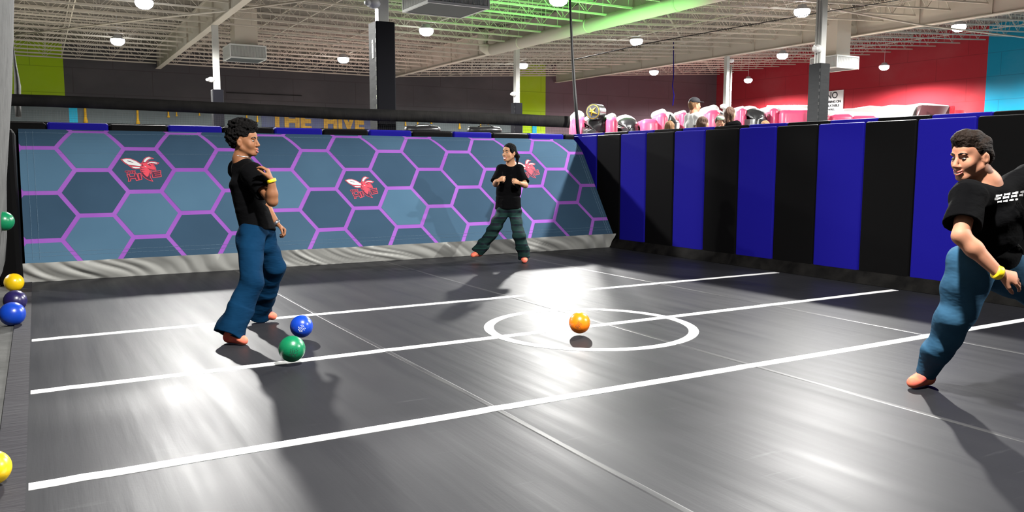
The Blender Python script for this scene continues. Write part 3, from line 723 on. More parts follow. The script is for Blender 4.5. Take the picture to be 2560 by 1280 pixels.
t = thing('round_duct', 'long round duct lit green, running along the roof girder', 'duct', (15.36, 18, 5.7))
obj('pipe', tube([(0, 10.2, 0), (0, -12, 0)], 0.21, 24), 'duct', t, True)
obj('elbow', tube([(0, 10.1, 0), (-0.02, 10.4, 0.03), (-0.1, 10.6, 0.15), (-0.12, 10.65, 0.4), (-0.12, 10.65, 0.8)], 0.215, 20), 'duct', t, True)
for yy in (8.0, 3.8, -0.4, -4.6): obj('duct_collar', tube([(0, yy, 0), (0, yy - 0.06, 0)], 0.222, 24), 'duct', t, True)

def string(name, pts, r, m, lab, cat): return tag(obj(name, tube(pts, r, 6), m, None, True), lab, cat)
string('sprinkler_pipe', [(-0.467, 33.487, 5.720), (3.477, 27.228, 5.720), (4.937, 25.165, 5.720), (6.547, 22.646, 5.750)], 0.028, 'steel', 'thin painted pipe crossing the roof beams at the upper left', 'pipe')
string('sprinkler_pipe', [(20.417, 16.683, 5.885), (24.530, 16.616, 5.762), (28.531, 16.635, 5.806), (30.888, 16.433, 5.785)], 0.03, 'steel', 'thin pipe running down the roof towards the blue wall', 'pipe')
string('hanging_cable', [(10.911, 16.087, 3.752), (13.097, 16.056, 4.288), (15.637, 15.821, 4.825), (18.262, 15.537, 5.367), (20.761, 15.319, 5.854), (22.587, 15.476, 6.237)], 0.012, 'cable', 'thin black cable strung across the roof space', 'cable')
string('ribbon', [(24.556, 28.353, 6.780), (24.508, 28.268, 5.907), (24.470, 28.199, 5.209), (24.401, 28.183, 4.773), (24.440, 28.109, 4.371), (24.369, 28.091, 3.917)], 0.02, 'bluevinyl', 'purple ribbon dangling before the dark far wall', 'ribbon')

# mural on the far wall
mu = thing('mural', 'grey honey-drip mural with yellow lettering at the foot of the far wall', 'mural', (1.5, 40.98, 0))
def mbox(px0, px1, z0, z1, m, name, th=0.03):
    pass
def on_wall(bm_or_me, name, m, x, z, y=-0.04):
    o = obj(name, bm_or_me, m, mu); o.location = (x - 1.5, y, z)
    o.rotation_euler = (PI / 2, 0, 0) if isinstance(bm_or_me, bpy.types.Mesh) else (0, 0, 0); return o
on_wall(box((0, -0.01, 0), (26.3, 0.01, 2.8)), 'panel', 'muralbase', -1.95, 1.28, -0.02)
on_wall(box((0, -0.008, 0), (22.6, 0.008, 0.05)), 'top_stripe', 'muralyellow', 1.75, 4.08, -0.03)
on_wall(box((0, -0.01, 0), (5.6, 0.01, 1.7)), 'letter_ground', 'muralblue', 9.6, 2.3, -0.035)
on_wall(box((0, -0.01, 0), (0.33, 0.01, 2.2)), 'teal_stripe', 'teal', 1.37, 1.6, -0.03)
on_wall(box((0, -0.01, 0), (0.28, 0.01, 2.2)), 'teal_stripe', 'teal', 25.0, 1.5, -0.03)
for txt, x in (('THE', 11.02), ('HIVE', 13.72)):
    me = text_mesh(txt, 1.12, 0.055, 0.01, (0.98 if txt == 'THE' else 0.92, 1.05)); on_wall(me, 'lettering', 'mutedyellow', x, 3.42, -0.06)
rs = random.Random(4)
for px, L, w_ in ((2.0, 0.85, 0.1), (4.1, 0.85, 0.09), (5.4, 0.35, 0.07), (5.75, 0.28, 0.05), (6.75, 0.22, 0.05), (8.9, 0.3, 0.06), (9.4, 0.45, 0.06), (17.1, 0.45, 0.06), (17.8, 0.4, 0.06), (18.6, 0.3, 0.07), (19.3, 0.22, 0.05),
                  (20.3, 0.7, 0.08), (21.6, 0.4, 0.06), (22.1, 0.25, 0.05)):
    z0 = 3.95
    on_wall(tube([(0, 0, 0), (0, 0, -L * 0.7), (0, 0, -L * 0.93), (0, 0, -L)], [w_ * 0.5, w_ * 0.55, w_, w_ * 0.5], 8), 'honey_drip', 'muralyellow', px, z0 - (0.15 if L < 0.5 else 0), -0.05)
on_wall(tube([(0, 0, 0.0), (3.5, 0, 0.0), (3.6, 0, 0.0)], 0.02, 6), 'cable_run', 'cable', 8.0, 4.7)

# sign on the red wall
t = thing('wall_sign', 'white notice board reading NO on the red wall, half hidden by the grey padded column', 'sign', (39.26, 31.75, 4.9))
obj('board', box((-0.02, -0.75, -0.6), (0.02, 0.75, 0.6)), 'signwhite', t)
for txt, sz, z in (('NO', 0.5, 0.33), ('CLIMBING ON', 0.19, -0.02), ('INFLATABLE', 0.19, -0.24), ('WALL', 0.17, -0.45)):
    o = obj('lettering', text_mesh(txt, sz, 0.006, 0.004), 'ink', t); o.location = (-0.03, 0.0, z); o.rotation_euler = (PI / 2, 0, -PI / 2)

# ------------------------------------------------------------------ honeycomb trampoline wall (slanted)
P0 = Vector((0, 10.67, 0.22)); E = Vector((0, 0.97, 1.46)).normalized(); Nn = Vector((0, -1.46, 0.97)).normalized()
SB = 1.5
def on_mat(x, s, lift=0.0):
    # flat up to SB, then rolls back over the top tube
    if s <= SB: q = P0 + E * s + Nn * lift
    else:
        R_ = 0.9; a = (s - SB) / R_
        q = P0 + E * SB + E * (math.sin(a) * R_) - Nn * (R_ * (1 - math.cos(a))) + (Nn * math.cos(a) + E * math.sin(a)) * lift
    return Vector((x, q.y, q.z))
XL, XR, ST = -0.165, 8.06, 1.96
def clip(poly, ax, v, keep_less):
    out = []
    for i in range(len(poly)):
        a, b = poly[i], poly[(i + 1) % len(poly)]
        ia = (a[ax] <= v) == keep_less or a[ax] == v; ib = (b[ax] <= v) == keep_less or b[ax] == v
        if ia: out.append(a)
        if ia != ib:
            t_ = (v - a[ax]) / (b[ax] - a[ax]); out.append((a[0] + (b[0] - a[0]) * t_, a[1] + (b[1] - a[1]) * t_))
    return out
tw = thing('trampoline_wall', 'slanted blue honeycomb trampoline wall with purple lines and red wasp logos', 'trampoline', (0, 10.67, 0))
def wl(o): o.matrix_parent_inverse = Matrix.Translation(-Vector(tw.location)); return o
bands = [-0.05, SB] + [SB + 0.0575 * k for k in range(1, 9)]
def sheet(bm, poly, lift, mi):
    for a, b in zip(bands, bands[1:]):
        q = clip(clip(poly, 1, a, False), 1, b, True)
        if len(q) > 2:
            try: bm.faces.new([bm.verts.new(on_mat(x, s, lift)) for x, s in q]).material_index = mi
            except ValueError: pass
bm = bmesh.new()
def rect(x0, s0, x1, s1): return [(x0, s0), (x1, s0), (x1, s1), (x0, s1)]
sheet(bm, rect(XL, 0, XR, ST), 0, 3)
Rh = 0.3675; dx_ = 1.5 * Rh + 0.0125 ; hh_ = 0.645
rs = random.Random(11)
tones = {}
for ci in range(-4, 16):
    for ri in range(-2, 5):
        cx = 1.165 + ci * 0.5665; cs = 1.262 + (hh_ / 2 if ci % 2 else 0) - (ri - 1) * hh_ * 1.0
        cs -= 0.0
        k = 0.95
        rr = Rh - 0.029
        pts = [(cx + (rr * 1.03) * math.cos(PI / 3 * a), cs + rr * math.sin(PI / 3 * a)) for a in range(6)]
        q = clip(clip(clip(clip(pts, 0, XL, False), 0, XR, True), 1, 0.0, False), 1, ST, True)
        tone = rs.choice([0, 0, 1, 1, 2]) if cx < 4.6 else rs.choice([0, 0, 0, 1])
        if len(q) > 2: sheet(bm, q, 0.002, tone)
me = bpy.data.meshes.new('printed_bed')
for mm in ('hexA', 'hexB', 'hexC', 'purple'): me.materials.append(M[mm])
for f in bm.faces:
    f.normal_update()
    if f.normal.dot(Nn) < 0: f.normal_flip()
bm.to_mesh(me); bm.free()
wl(obj('printed_bed', me, None, tw))
bm = bmesh.new()     # side body and underside of the bed frame
vs = [on_mat(XL, 0, -0.004), on_mat(XL, SB, -0.004), on_mat(XL, ST, -0.004), Vector((XL, 12.0, 0.0)), Vector((XL, 10.86, 0.0))]
a = [bm.verts.new(v) for v in vs]; b = [bm.verts.new((XR, v.y, v.z)) for v in vs]
for i in range(5): bm.faces.new((a[i], a[(i + 1) % 5], b[(i + 1) % 5], b[i]))
bm.faces.new(a); bm.faces.new(b)
wl(obj('bed_backing', bm, 'blackvinyl', tw))
bm = bmesh.new()
def stitch(x0, s0, x1, s1, lift=0.004, w_=0.003):
    n = max(12, int((abs(x1 - x0) + abs(s1 - s0)) / 0.06))
    for i in range(n):
        if True:
            ta, tb = i / n, (i + 0.88) / n
            bar(bm, on_mat(x0 + (x1 - x0) * ta, s0 + (s1 - s0) * ta, lift), on_mat(x0 + (x1 - x0) * tb, s0 + (s1 - s0) * tb, lift), w_ / 2, caps=False)
for s_ in (0.09, 0.14): stitch(XL + 0.02, s_, XR - 0.02, s_)
for x_ in (XL + 0.08, XL + 0.15): stitch(x_, 0.05, x_, 1.9)
for x_ in (XR - 0.06, XR - 0.10): stitch(x_, 0.03, x_, 1.8, w_=0.004)
stitch(XL, 1.86, XR, 1.86); stitch(XL, 1.5, XR, 1.5, w_=0.0015)
wl(obj('stitching', bm, 'stitch', tw))
# silver skirt at the foot
bm = bmesh.new(); nx, nz = 700, 14; grid = []
for i in range(nx + 1):
    x = -0.32 + (8.08 + 0.32) * i / nx; col = []
    for j in range(nz + 1):
        t_ = j / nz; y = 10.83 - 0.15 * t_; z = 0.0 + 0.235 * t_
        u_ = x * 4.6 + z * (9 + 7 * mnoise.noise(Vector((x * 0.4, 3, 3)))) + 1.2 * mnoise.noise(Vector((x * 0.8, z * 3, 4.4)))
        f = (0.40 - abs(mnoise.noise(Vector((u_, x * 0.3, 1.7)))) * 2.0) * 0.036 + mnoise.noise(Vector((u_ * 2.1 + 7, z * 3, 5.0))) * 0.014 + mnoise.noise(Vector((x * 1.3, z * 3, 9.0))) * 0.02
        y += -0.05 + f * (0.35 + 0.65 * math.sin(PI * t_))
        col.append(bm.verts.new((x, y, z)))
    grid.append(col)
for i in range(nx):
    for j in range(nz): bm.faces.new((grid[i][j], grid[i + 1][j], grid[i + 1][j + 1], grid[i][j + 1]))
wl(tag(obj('skirt', bm, 'silver', tw, True), 'wrinkled silver vinyl skirt'))
# pads on the top ledge
xs = [-0.45, 0.14] + [0.14 + 0.705 * k for k in range(1, 13)]
for i, (xa, xb) in enumerate(zip(xs, xs[1:])):
    if xa > 8.05: break
    xb = min(xb, 8.12); bm = bmesh.new(); bx(bm, (xa + 0.004, 11.88, 1.66), (xb - 0.004, 12.62, 1.86 + 0.006 * (i % 2)), 0.03)
    wl(tag(obj('top_pad', bm, 'bluevinyl' if i % 2 else 'blackvinyl', tw), 'royal blue top pad' if i % 2 else 'black top pad'))
# black block added to stand in for the dark gap at the left
wl(obj('dark_gap_block', bx(bmesh.new(), (-0.46, 10.55, 0.0), (-0.19, 12.3, 1.74), 0.06), 'blackvinyl', tw))

# wasp logo, traced flat on the bed; outlines in image pixels, scaled to metres
LG = {'wing': [(340, 345), (430, 318), (520, 325), (640, 385), (760, 490), (722, 525), (600, 505), (480, 490), (400, 430)],
      'wing2': [(528, 545), (620, 552), (722, 560), (700, 583), (620, 588), (560, 572)],
      'ant1': [(806, 398), (835, 330), (890, 275), (940, 260), (995, 288), (945, 300), (890, 345), (852, 402)],
      'ant2': [(915, 412), (985, 395), (1060, 402), (1122, 425), (1095, 447), (1000, 425), (935, 432)],
      'head': [(775, 440), (850, 412), (940, 425), (1010, 480), (1050, 560), (1052, 620), (985, 615), (900, 590), (850, 560), (790, 500)],
      'body': [(745, 560), (800, 510), (870, 570), (940, 640), (925, 720), (885, 810), (850, 835), (800, 770), (755, 690), (735, 620)],
      'sting': [(748, 700), (790, 770), (845, 840), (885, 815), (915, 700), (915, 850), (945, 925), (890, 905), (820, 850), (765, 780)],
      'eye': [(885, 440), (930, 455), (975, 520), (940, 505), (905, 475)]}
LH = {'T': [(385, 672), (455, 660), (455, 680), (430, 686), (440, 745), (420, 750), (410, 690), (385, 694)],
      'H2': [(465, 665), (480, 662), (485, 690), (515, 686), (510, 658), (525, 656), (538, 730), (522, 733), (518, 706), (488, 710), (492, 738), (478, 740)],
      'E2': [(545, 652), (600, 645), (602, 662), (562, 668), (565, 680), (598, 676), (600, 690), (568, 695), (570, 708), (605, 703), (608, 720), (556, 728)],
      'H': [(428, 785), (465, 778), (475, 840), (600, 818), (590, 760), (630, 752), (655, 915), (618, 925), (606, 860), (482, 880), (478, 940), (445, 948), (455, 880)],
      'I': [(672, 745), (712, 738), (728, 890), (690, 905)],
      'E': [(975, 690), (1165, 655), (1165, 690), (1020, 715), (1025, 735), (1160, 712), (1160, 748), (1032, 768), (1036, 790), (1165, 770), (1165, 808), (990, 835)]}
def grow(poly, d):
    n = len(poly); out = []; A = sum(poly[i][0] * poly[(i + 1) % n][1] - poly[(i + 1) % n][0] * poly[i][1] for i in range(n)); sg = 1 if A > 0 else -1
    for i in range(n):
        p, a, b = Vector(poly[i]), Vector(poly[i - 1]), Vector(poly[(i + 1) % n])
        n1 = Vector(((p - a).y, -(p - a).x)).normalized(); n2 = Vector(((b - p).y, -(b - p).x)).normalized()
        m_ = n1 + n2; m_ = m_ / max(m_.length_squared, 0.5) * 2 if m_.length > 1e-6 else n1
        out.append(tuple(p + m_ * sg * d * (1 / 1.0) * 0.5 * 2 / 2))
    return out
def logo(cx, cs, W_=0.50, rot=0.0):
    sc = W_ / 900.0
    bm = bmesh.new()
    def put(poly, lift, mi):
        q = []
        for x, y in poly:
            u, v = (x - 750) * sc, -(y - 600) * sc
            q.append((cx + u * math.cos(rot) - v * math.sin(rot), cs + u * math.sin(rot) + v * math.cos(rot)))
        vs = [bm.verts.new(on_mat(x, s, lift)) for x, s in q]
        for f in bmesh.ops.triangulate(bm, faces=[bm.faces.new(vs)])['faces']: f.material_index = mi
    for k in LG: put(grow(LG[k], 46), 0.0040 + 0.00002 * len(k), 0)
    for k in LH: put(grow(LH[k], 34 if len(k) == 1 and k != 'T' else 16), 0.0041, 0)
    for k in LG: put(grow(LG[k], 16), 0.0052, 1)
    for k in LH: put(grow(LH[k], 3 if len(k) == 1 and k != 'T' else 0), 0.0053, 1 if len(k) == 1 and k != 'T' else 1)
    for k in ('wing', 'wing2', 'ant1', 'ant2'): put(LG[k], 0.0064, 2)
    for k in ('body', 'head'): put(LG[k], 0.0066, 0)
    put(LG['sting'], 0.0068, 1); put(LG['eye'], 0.0076, 1)
    put([(820, 515), (850, 535), (868, 560), (830, 548)], 0.0077, 2); put([(890, 440), (915, 436), (920, 456), (900, 462)], 0.0079, 2)
    for yy in (590, 640, 690): put([(740, yy), (830, yy + 14), (742, yy + 22)], 0.0077, 1)
    put([(450, 365), (590, 425), (560, 425), (460, 390)], 0.0078, 1)
    bm.normal_update()
    for f in bm.faces:
        if f.normal.dot(Nn) < 0: f.normal_flip()
    me = bpy.data.meshes.new('wasp_logo')
    for mm in ('logopink', 'logodark', 'logowhite'): me.materials.append(M[mm])
    bm.to_mesh(me); bm.free(); wl(obj('wasp_logo', me, None, tw))
logo(1.155, 1.275, 0.47, -0.02); logo(4.0, 0.955, 0.45, 0.04); logo(6.83, 1.26, 0.45, 0.05)

# ------------------------------------------------------------------ net above it
t = thing('safety_net', 'black webbing band and fine net stretched above the honeycomb wall', 'net', (-0.3, 12.55, 1.8))
bm = bmesh.new(); n = 120; prev = None
for i in range(n + 1):
    x = -0.1 + 8.85 * i / n; f = i / n; zt = 0.442 + 0.008 * math.sin(f * 9) - 0.03 * f; zb = zt - 0.15 - 0.055 * f
    wv = 0.02 * mnoise.noise(Vector((x * 3, 0, 0)))
    cur = [bm.verts.new((x, wv - 0.012, zb)), bm.verts.new((x, wv * 0.5 - 0.03, (zt + zb) / 2)), bm.verts.new((x, wv - 0.012, zt)), bm.verts.new((x, wv + 0.012, zt)), bm.verts.new((x, wv + 0.012, zb))]
    if prev:
        for k in range(5): bm.faces.new((prev[k], cur[k], cur[(k + 1) % 5], prev[(k + 1) % 5]))
    prev = cur
obj('webbing_band', bm, 'netband', t, True)
bm = bmesh.new()
for i in range(260): x = -0.1 + 8.8 * i / 259; bar(bm, (x, 0, 0.08), (x + 0.01, 0, 0.25), 0.0008, n=3, caps=False)
for k in range(6): bar(bm, (-0.1, 0, 0.09 + 0.03 * k), (8.7, 0, 0.07 + 0.03 * k), 0.0008, n=3, caps=False)
tag(obj('mesh', bm, 'cable', t), kind='stuff')
pr = (8.571, 12.432, 1.875)
tag(obj('net_rope', tube([(8.456, 12.252, 1.768), (8.498, 12.456, 2.633), (8.555, 12.627, 3.306), (8.628, 12.829, 4.301), (8.797, 13.127, 5.557)], [0.035, 0.03, 0.024, 0.02, 0.02], 8), 'cable', None, True), 'black rope wrapped in tape rising from the corner of the net to the roof', 'rope')
tag(obj('net_post', tube([(-0.208, 16.023, 2.120), (-0.208, 16.049, 2.318), (-0.191, 16.079, 2.628), (-0.208, 16.131, 2.957), (-0.220, 16.177, 3.254), (-0.122, 16.419, 5.563)], [0.05, 0.055, 0.055, 0.03, 0.012, 0.01], 6), 'leftpad', None, True), 'folded grey net hanging at the left end above the honeycomb wall', 'net')

# black bags on the ledge behind the net
for (bxp, lab) in (((6.121, 13.861, 1.980), 'shiny black barrel bag on the ledge, the left one'), ((7.238, 13.563, 1.972), 'shiny black barrel bag on the ledge above the girl')):
    t = thing('barrel_bag', lab, 'bag', (bxp[0], bxp[1], 1.897), -0.1, 'black barrel bags behind the net'); t.scale = (1.0, 0.8, 0.72)
    bm = bmesh.new()
    ring = [(-0.33, 0.07), (-0.3, 0.1), (-0.1, 0.105), (0.1, 0.11), (0.28, 0.1), (0.33, 0.06)]
    obj('shell', tube([(x, 0, 0.1 + 0.01 * math.sin(x * 9)) for x, r_ in ring], [r_ for x, r_ in ring], 16), 'blackinf', t, True)
    obj('handle', tube([(-0.15, -0.06, 0.19), (-0.08, -0.09, 0.235), (0.08, -0.09, 0.235), (0.15, -0.06, 0.19)], 0.012), 'cable', t, True)

# ------------------------------------------------------------------ blue and black padded wall on the right
pw = thing('padded_wall', 'long wall of alternating royal blue and black pads on the right side of the court', 'padded wall', (8.15, 4.0, 0))
def pl(o): o.matrix_parent_inverse = Matrix.Translation(-Vector(pw.location)); return o
ys = [12.45, 11.28] + [11.28 - 0.6435 * k for k in range(1, 22)]
for i, (ya, yb) in enumerate(zip(ys, ys[1:])):
    blue = i % 2 == 0; m_ = 'bluevinyl' if blue else 'blackvinyl'
    bm = bmesh.new(); bx(bm, (8.15, yb + 0.003, 0.12), (8.27, ya - 0.003, 1.832), 0.022)
    pl(tag(obj('wall_pad', bm, m_, pw), 'royal blue wall pad' if blue else 'black wall pad'))
    bm = bmesh.new(); o_ = -0.12; bx(bm, (8.2, yb + 0.003 + o_, 1.80), (8.62, ya - 0.003 + o_, 1.875), 0.02)
    pl(tag(obj('ledge_pad', bm, m_, pw), 'royal blue ledge pad' if blue else 'black ledge pad'))
pl(obj('wall_core', box((8.25, -2.2, 0.0), (8.6, 12.4, 1.8)), 'blackvinyl', pw))
bm = bmesh.new(); ny = 300; prev = None
for i in range(ny + 1):
    y = -2.5 + 13.4 * i / ny; f1 = 0.014 * mnoise.noise(Vector((y * 5, 0, 2))); f2 = 0.018 * mnoise.noise(Vector((y * 4, 3, 2)))
    cur = [bm.verts.new((8.07 + f1 * 0.5, y, 0.001)), bm.verts.new((8.09 + f1, y, 0.05)), bm.verts.new((8.125 + f2 * 0.6, y, 0.1)), bm.verts.new((8.155, y, 0.145 + f1 * 0.3))]
    if prev:
        for k in range(3): bm.faces.new((prev[k], cur[k], cur[k + 1], prev[k + 1]))
    prev = cur
pl(tag(obj('foot_skirt', bm, 'blackskirt', pw, True), 'scuffed black skirt'))

# ------------------------------------------------------------------ inflatable course beyond the wall
ic = thing('inflatable_course', 'pink, black and white inflatable obstacle course behind the padded wall', 'inflatable', (16.0, 18.5, -0.2))
fw = Vector((0.5, 0.866, 0)); rt = Vector((0.866, -0.5, 0))
def at(px, py, Z):      # world point on the camera ray through an image pixel, at depth Z
    u = (px - 1280) / 2049.1; v = (py - 640) / 2049.1
    return Vector((0, 0, 1.35)) + (Fv + R2 * u - U2 * v) * Z
def icp(name, bm, m, smooth=True, lab=None):
    o = obj(name, bm, m, ic, smooth); o.matrix_parent_inverse = Matrix.Translation(-Vector(ic.location)); 
    if lab: o['label'] = lab
    return o
def pillar(px0, px1, py, Z, m='pink', dep=0.9, capm='whiteinf'):
    a, b = at(px0, py, Z), at(px1, py, Z); c = (a + b) / 2; w2 = (b - a).length / 2; top = a.z
    bm = bmesh.new(); n = 10; r_ = min(w2, 0.16)
    bx(bm, (-w2, -dep / 2, -1.0), (w2, dep / 2, top - c.z), min(0.12, w2 * 0.8))
    for v in bm.verts: v.co = Vector((c.x, c.y, 0)) + rt * v.co.x + fw * v.co.y + Vector((0, 0, c.z + v.co.z if v.co.z > -0.5 else -0.2))
    icp('pillar', bm, m)
    if capm:
        bm = tube([Vector((c.x, c.y, top - 0.02)) + fw * (k * dep / 2) for k in (-0.7, 0.0, 1.5)], [w2 * 0.85] * 3, 12)
        icp('pillar_cap', bm, capm)
def arch(px0, px1, py, Z, legs=True):
    a, b = at(px0, py, Z), at(px1, py, Z); c = (a + b) / 2; w2 = (b - a).length / 2; top = a.z - 0.05; r_ = 0.26
    cz = top - w2 * 0.8
    pts = [Vector((c.x, c.y, 0)) - rt * (w2 - r_)]
    pts = [Vector((c.x, c.y, -0.1)) - rt * (w2 - r_)] + [Vector((c.x, c.y, cz)) + rt * ((w2 - r_) * -math.cos(t_)) + Vector((0, 0, (w2 * 0.8 - r_ * 0.9) * math.sin(t_))) for t_ in np.linspace(0, PI, 15)] + [Vector((c.x, c.y, -0.1)) + rt * (w2 - r_)]
    icp('arch', tube(pts, r_, 14), 'blackinf')
    pts = [Vector((c.x, c.y, cz)) + fw * 0.45 + rt * ((w2 - 0.1) * -math.cos(t_)) + Vector((0, 0, (w2 * 0.8 - 0.03) * math.sin(t_))) for t_ in np.linspace(0.1, PI - 0.1, 15)]
    icp('arch_roof', tube(pts, 0.15, 14), 'whiteinf')
    bm = bmesh.new(); bx(bm, (-w2, 0.7, -cz), (w2, 0.9, 0.05)); 
    for v in bm.verts: v.co = Vector((c.x, c.y, cz)) + rt * v.co.x + fw * v.co.y + Vector((0, 0, v.co.z))
    icp('inner_panel', bm, 'pink')
Zc = 21.0
pillar(1425, 1462, 292, Zc); arch(1453, 1542, 287, Zc - 0.4)
pillar(1513, 1540, 294, Zc - 0.6); arch(1537, 1600, 291, Zc - 0.3)
pillar(1597, 1640, 299, Zc - 0.2, capm=None); pillar(1636, 1664, 284, Zc); arch(1650, 1700, 283, Zc + 0.4)
pillar(1694, 1712, 283, Zc + 1.0); arch(1728, 1770, 279, Zc + 0.8); pillar(1759, 1794, 277, Zc + 0.3); arch(1776, 1822, 277, Zc + 1.2)
pillar(1838, 1857, 273, Zc); arch(1853, 1918, 268, Zc - 0.3); pillar(1914, 1936, 273, Zc)
pillar(1934, 2030, 277, Zc, dep=1.3, capm=None)
for px0, px1, py in ((1918, 2035, 276),):
    a, b = at(px0, py, Zc), at(px1, py, Zc); icp('top_tube', tube([a, (a + b) / 2, b], 0.13, 12), 'whiteinf')
pillar(2060, 2120, 287, Zc, capm=None); pillar(2110, 2180, 291, Zc, capm=None)
a, b = at(2062, 287, Zc), at(2180, 292, Zc); icp('top_tube', tube([a, (a + b) / 2, b], 0.11, 12), 'whiteinf')
# the big white slide with its maroon end
t = thing('inflatable_slide', 'big white inflatable with a maroon end panel, before the red wall', 'inflatable', tuple(at(2250, 300, 23).xy) + (-0.2,))
def isp(name, bm, m): o = obj(name, bm, m, t, True); o.matrix_parent_inverse = Matrix.Translation(-Vector(t.location)); return o
def slab(pxs, pys, Z, dep, m, name, bot=0.0, wav=0.0):
    bm = bmesh.new(); A = []; B = []; n = len(pxs)
    pf = []; pb = []
    for px, py in zip(pxs, pys):
        p = at(px, py, Z); pf.append(p); pb.append(p + fw * dep)
    fr = [bm.verts.new(p) for p in pf]; bk = [bm.verts.new(p) for p in pb]; f0 = [bm.verts.new((p.x, p.y, bot)) for p in pf]; b0 = [bm.verts.new((p.x, p.y, bot)) for p in pb]
    for i in range(n - 1):
        bm.faces.new((fr[i], fr[i + 1], bk[i + 1], bk[i])); bm.faces.new((f0[i], f0[i + 1], fr[i + 1], fr[i])); bm.faces.new((bk[i], bk[i + 1], b0[i + 1], b0[i]))
    bm.faces.new((f0[0], fr[0], bk[0], b0[0])); bm.faces.new((fr[-1], f0[-1], b0[-1], bk[-1]))
    return isp(name, bm, m)
slab([2098, 2110, 2150, 2175, 2205, 2230, 2265, 2300, 2330, 2372], [276, 272, 270, 264, 266, 262, 263, 258, 259, 264], 23.2, 1.2, 'whiteinf', 'slide_body')
slab([2296, 2306, 2374, 2374], [295, 263, 265, 290], 22.9, 0.25, 'brownpanel', 'end_panel')
slab([2374, 2376, 2387, 2389], [290, 265, 264, 290], 22.9, 0.6, 'redinf', 'red_side')
slab([2387, 2398, 2410, 2418], [275, 275, 276, 290], 23.4, 0.6, 'redinf', 'red_step')
# drum sign on the first arch
dc = at(1490, 283, Zc - 0.6) + Vector((0, 0, 0.03))
t = thing('drum_sign', 'round black drum with a yellow design standing on the first inflatable arch', 'sign', tuple(dc))
axd = (-rt * 0.55 - fw * 0.83).normalized()
def drum(r, a, b, m, name): o = obj(name, tube([axd * a, axd * b], r, 28), m, t, False); return o
drum(0.20, -0.16, 0.16, 'blackinf', 'drum'); drum(0.175, 0.16, 0.165, 'muralyellow', 'yellow_ring'); drum(0.16, 0.165, 0.17, 'ink', 'face')
s_ = axd.cross(Vector((0, 0, 1))).normalized()
for ang, L in ((0.9, 0.13), (2.2, 0.12), (3.6, 0.14), (5.0, 0.12), (0.0, 0.1)):
    d_ = s_ * math.cos(ang) + Vector((0, 0, 1)) * math.sin(ang)
    obj('yellow_mark', tube([axd * 0.172, axd * 0.172 + d_ * L * 0.5 + s_ * 0.02, axd * 0.172 + d_ * L], [0.03, 0.022, 0.006], 6), 'muralyellow', t, True)

# ------------------------------------------------------------------ balls
def ball(nm, c, r, lab, marks=None, squash=1.0):
    t = thing('dodgeball', lab, 'ball', c, 0, 'dodgeballs')
    bm = bmesh.new(); bmesh.ops.create_uvsphere(bm, u_segments=48, v_segments=28, radius=r)
    obj('shell', bm, 'ball_' + nm, t, True)
    if marks:      # printed patch of small lettering-like dashes facing the court
        d0 = (Vector((0, 0, 1.35)) - Vector(c)); d0.z = -0.03 + marks[1]; d0.normalize()
        s = Vector((0, 0, 1)).cross(d0).normalized(); u = d0.cross(s); rr_ = random.Random(len(lab)); bm = bmesh.new()
        ca, sa = math.cos(marks[2]), math.sin(marks[2])
        for row in range(5):
            for k in range(-5, 6):
                w_ = (0.75, 1, 0.6, 1, 0.8)[row]
                if abs(k) > 5 * w_ or rr_.random() < 0.15: continue
                a_ = k * 0.055; b_ = (row - 2) * 0.13
                a2, b2 = a_ * ca - b_ * sa + marks[3], a_ * sa + b_ * ca
                p = (d0 + s * a2 + u * b2).normalized() * (r + 0.0004)
                L = 0.0035; h_ = Vector(p).normalized(); e1 = (s * ca + u * sa); e2 = (u * ca - s * sa) * rr_.choice((0.7, 1.1))
                q = [bm.verts.new(p + e1 * L * x * 0.6 + e2 * L * y + h_ * 0.0002) for x, y in ((-.6, -1), (.6, -1), (.3, 1), (-.6, .8))]
                bm.faces.new(q)
        o = obj('printed_mark', bm, marks[0], t); o.active_material = M[marks[0]]
        o['kind'] = 'stuff'
ball('orange', (3.677, 5.290, 0.097), 0.0845, 'orange ball in the middle of the white circle', ('ink', -0.25, -0.6, -0.1))
ball('blue', (1.709, 6.207, 0.103), 0.0865, 'blue ball with white print, right behind the green ball', ('signwhite', 0.0, -1.0, 0.0))
ball('green', (1.426, 5.430, 0.112), 0.0885, 'green ball bouncing on the middle white line', ('ink', -0.2, 1.4, 0.15))
ball('green', (-0.276, 8.576, 0.839), 0.086, 'green ball in flight at the left edge, above the others')
ball('yellow', (-0.271, 10.196, 0.084), 0.096, 'yellow ball at the foot of the left wall, farthest of the row of three')
ball('navy', (-0.233, 8.745, 0.093), 0.098, 'dark navy ball just behind the bright blue one')
ball('blue', (-0.239, 7.993, 0.091), 0.1, 'bright blue ball against the left wall, in front of the navy one')
ball('yellow', (-0.228, 3.976, 0.076), 0.072, 'yellow ball cut off by the left edge near the camera')

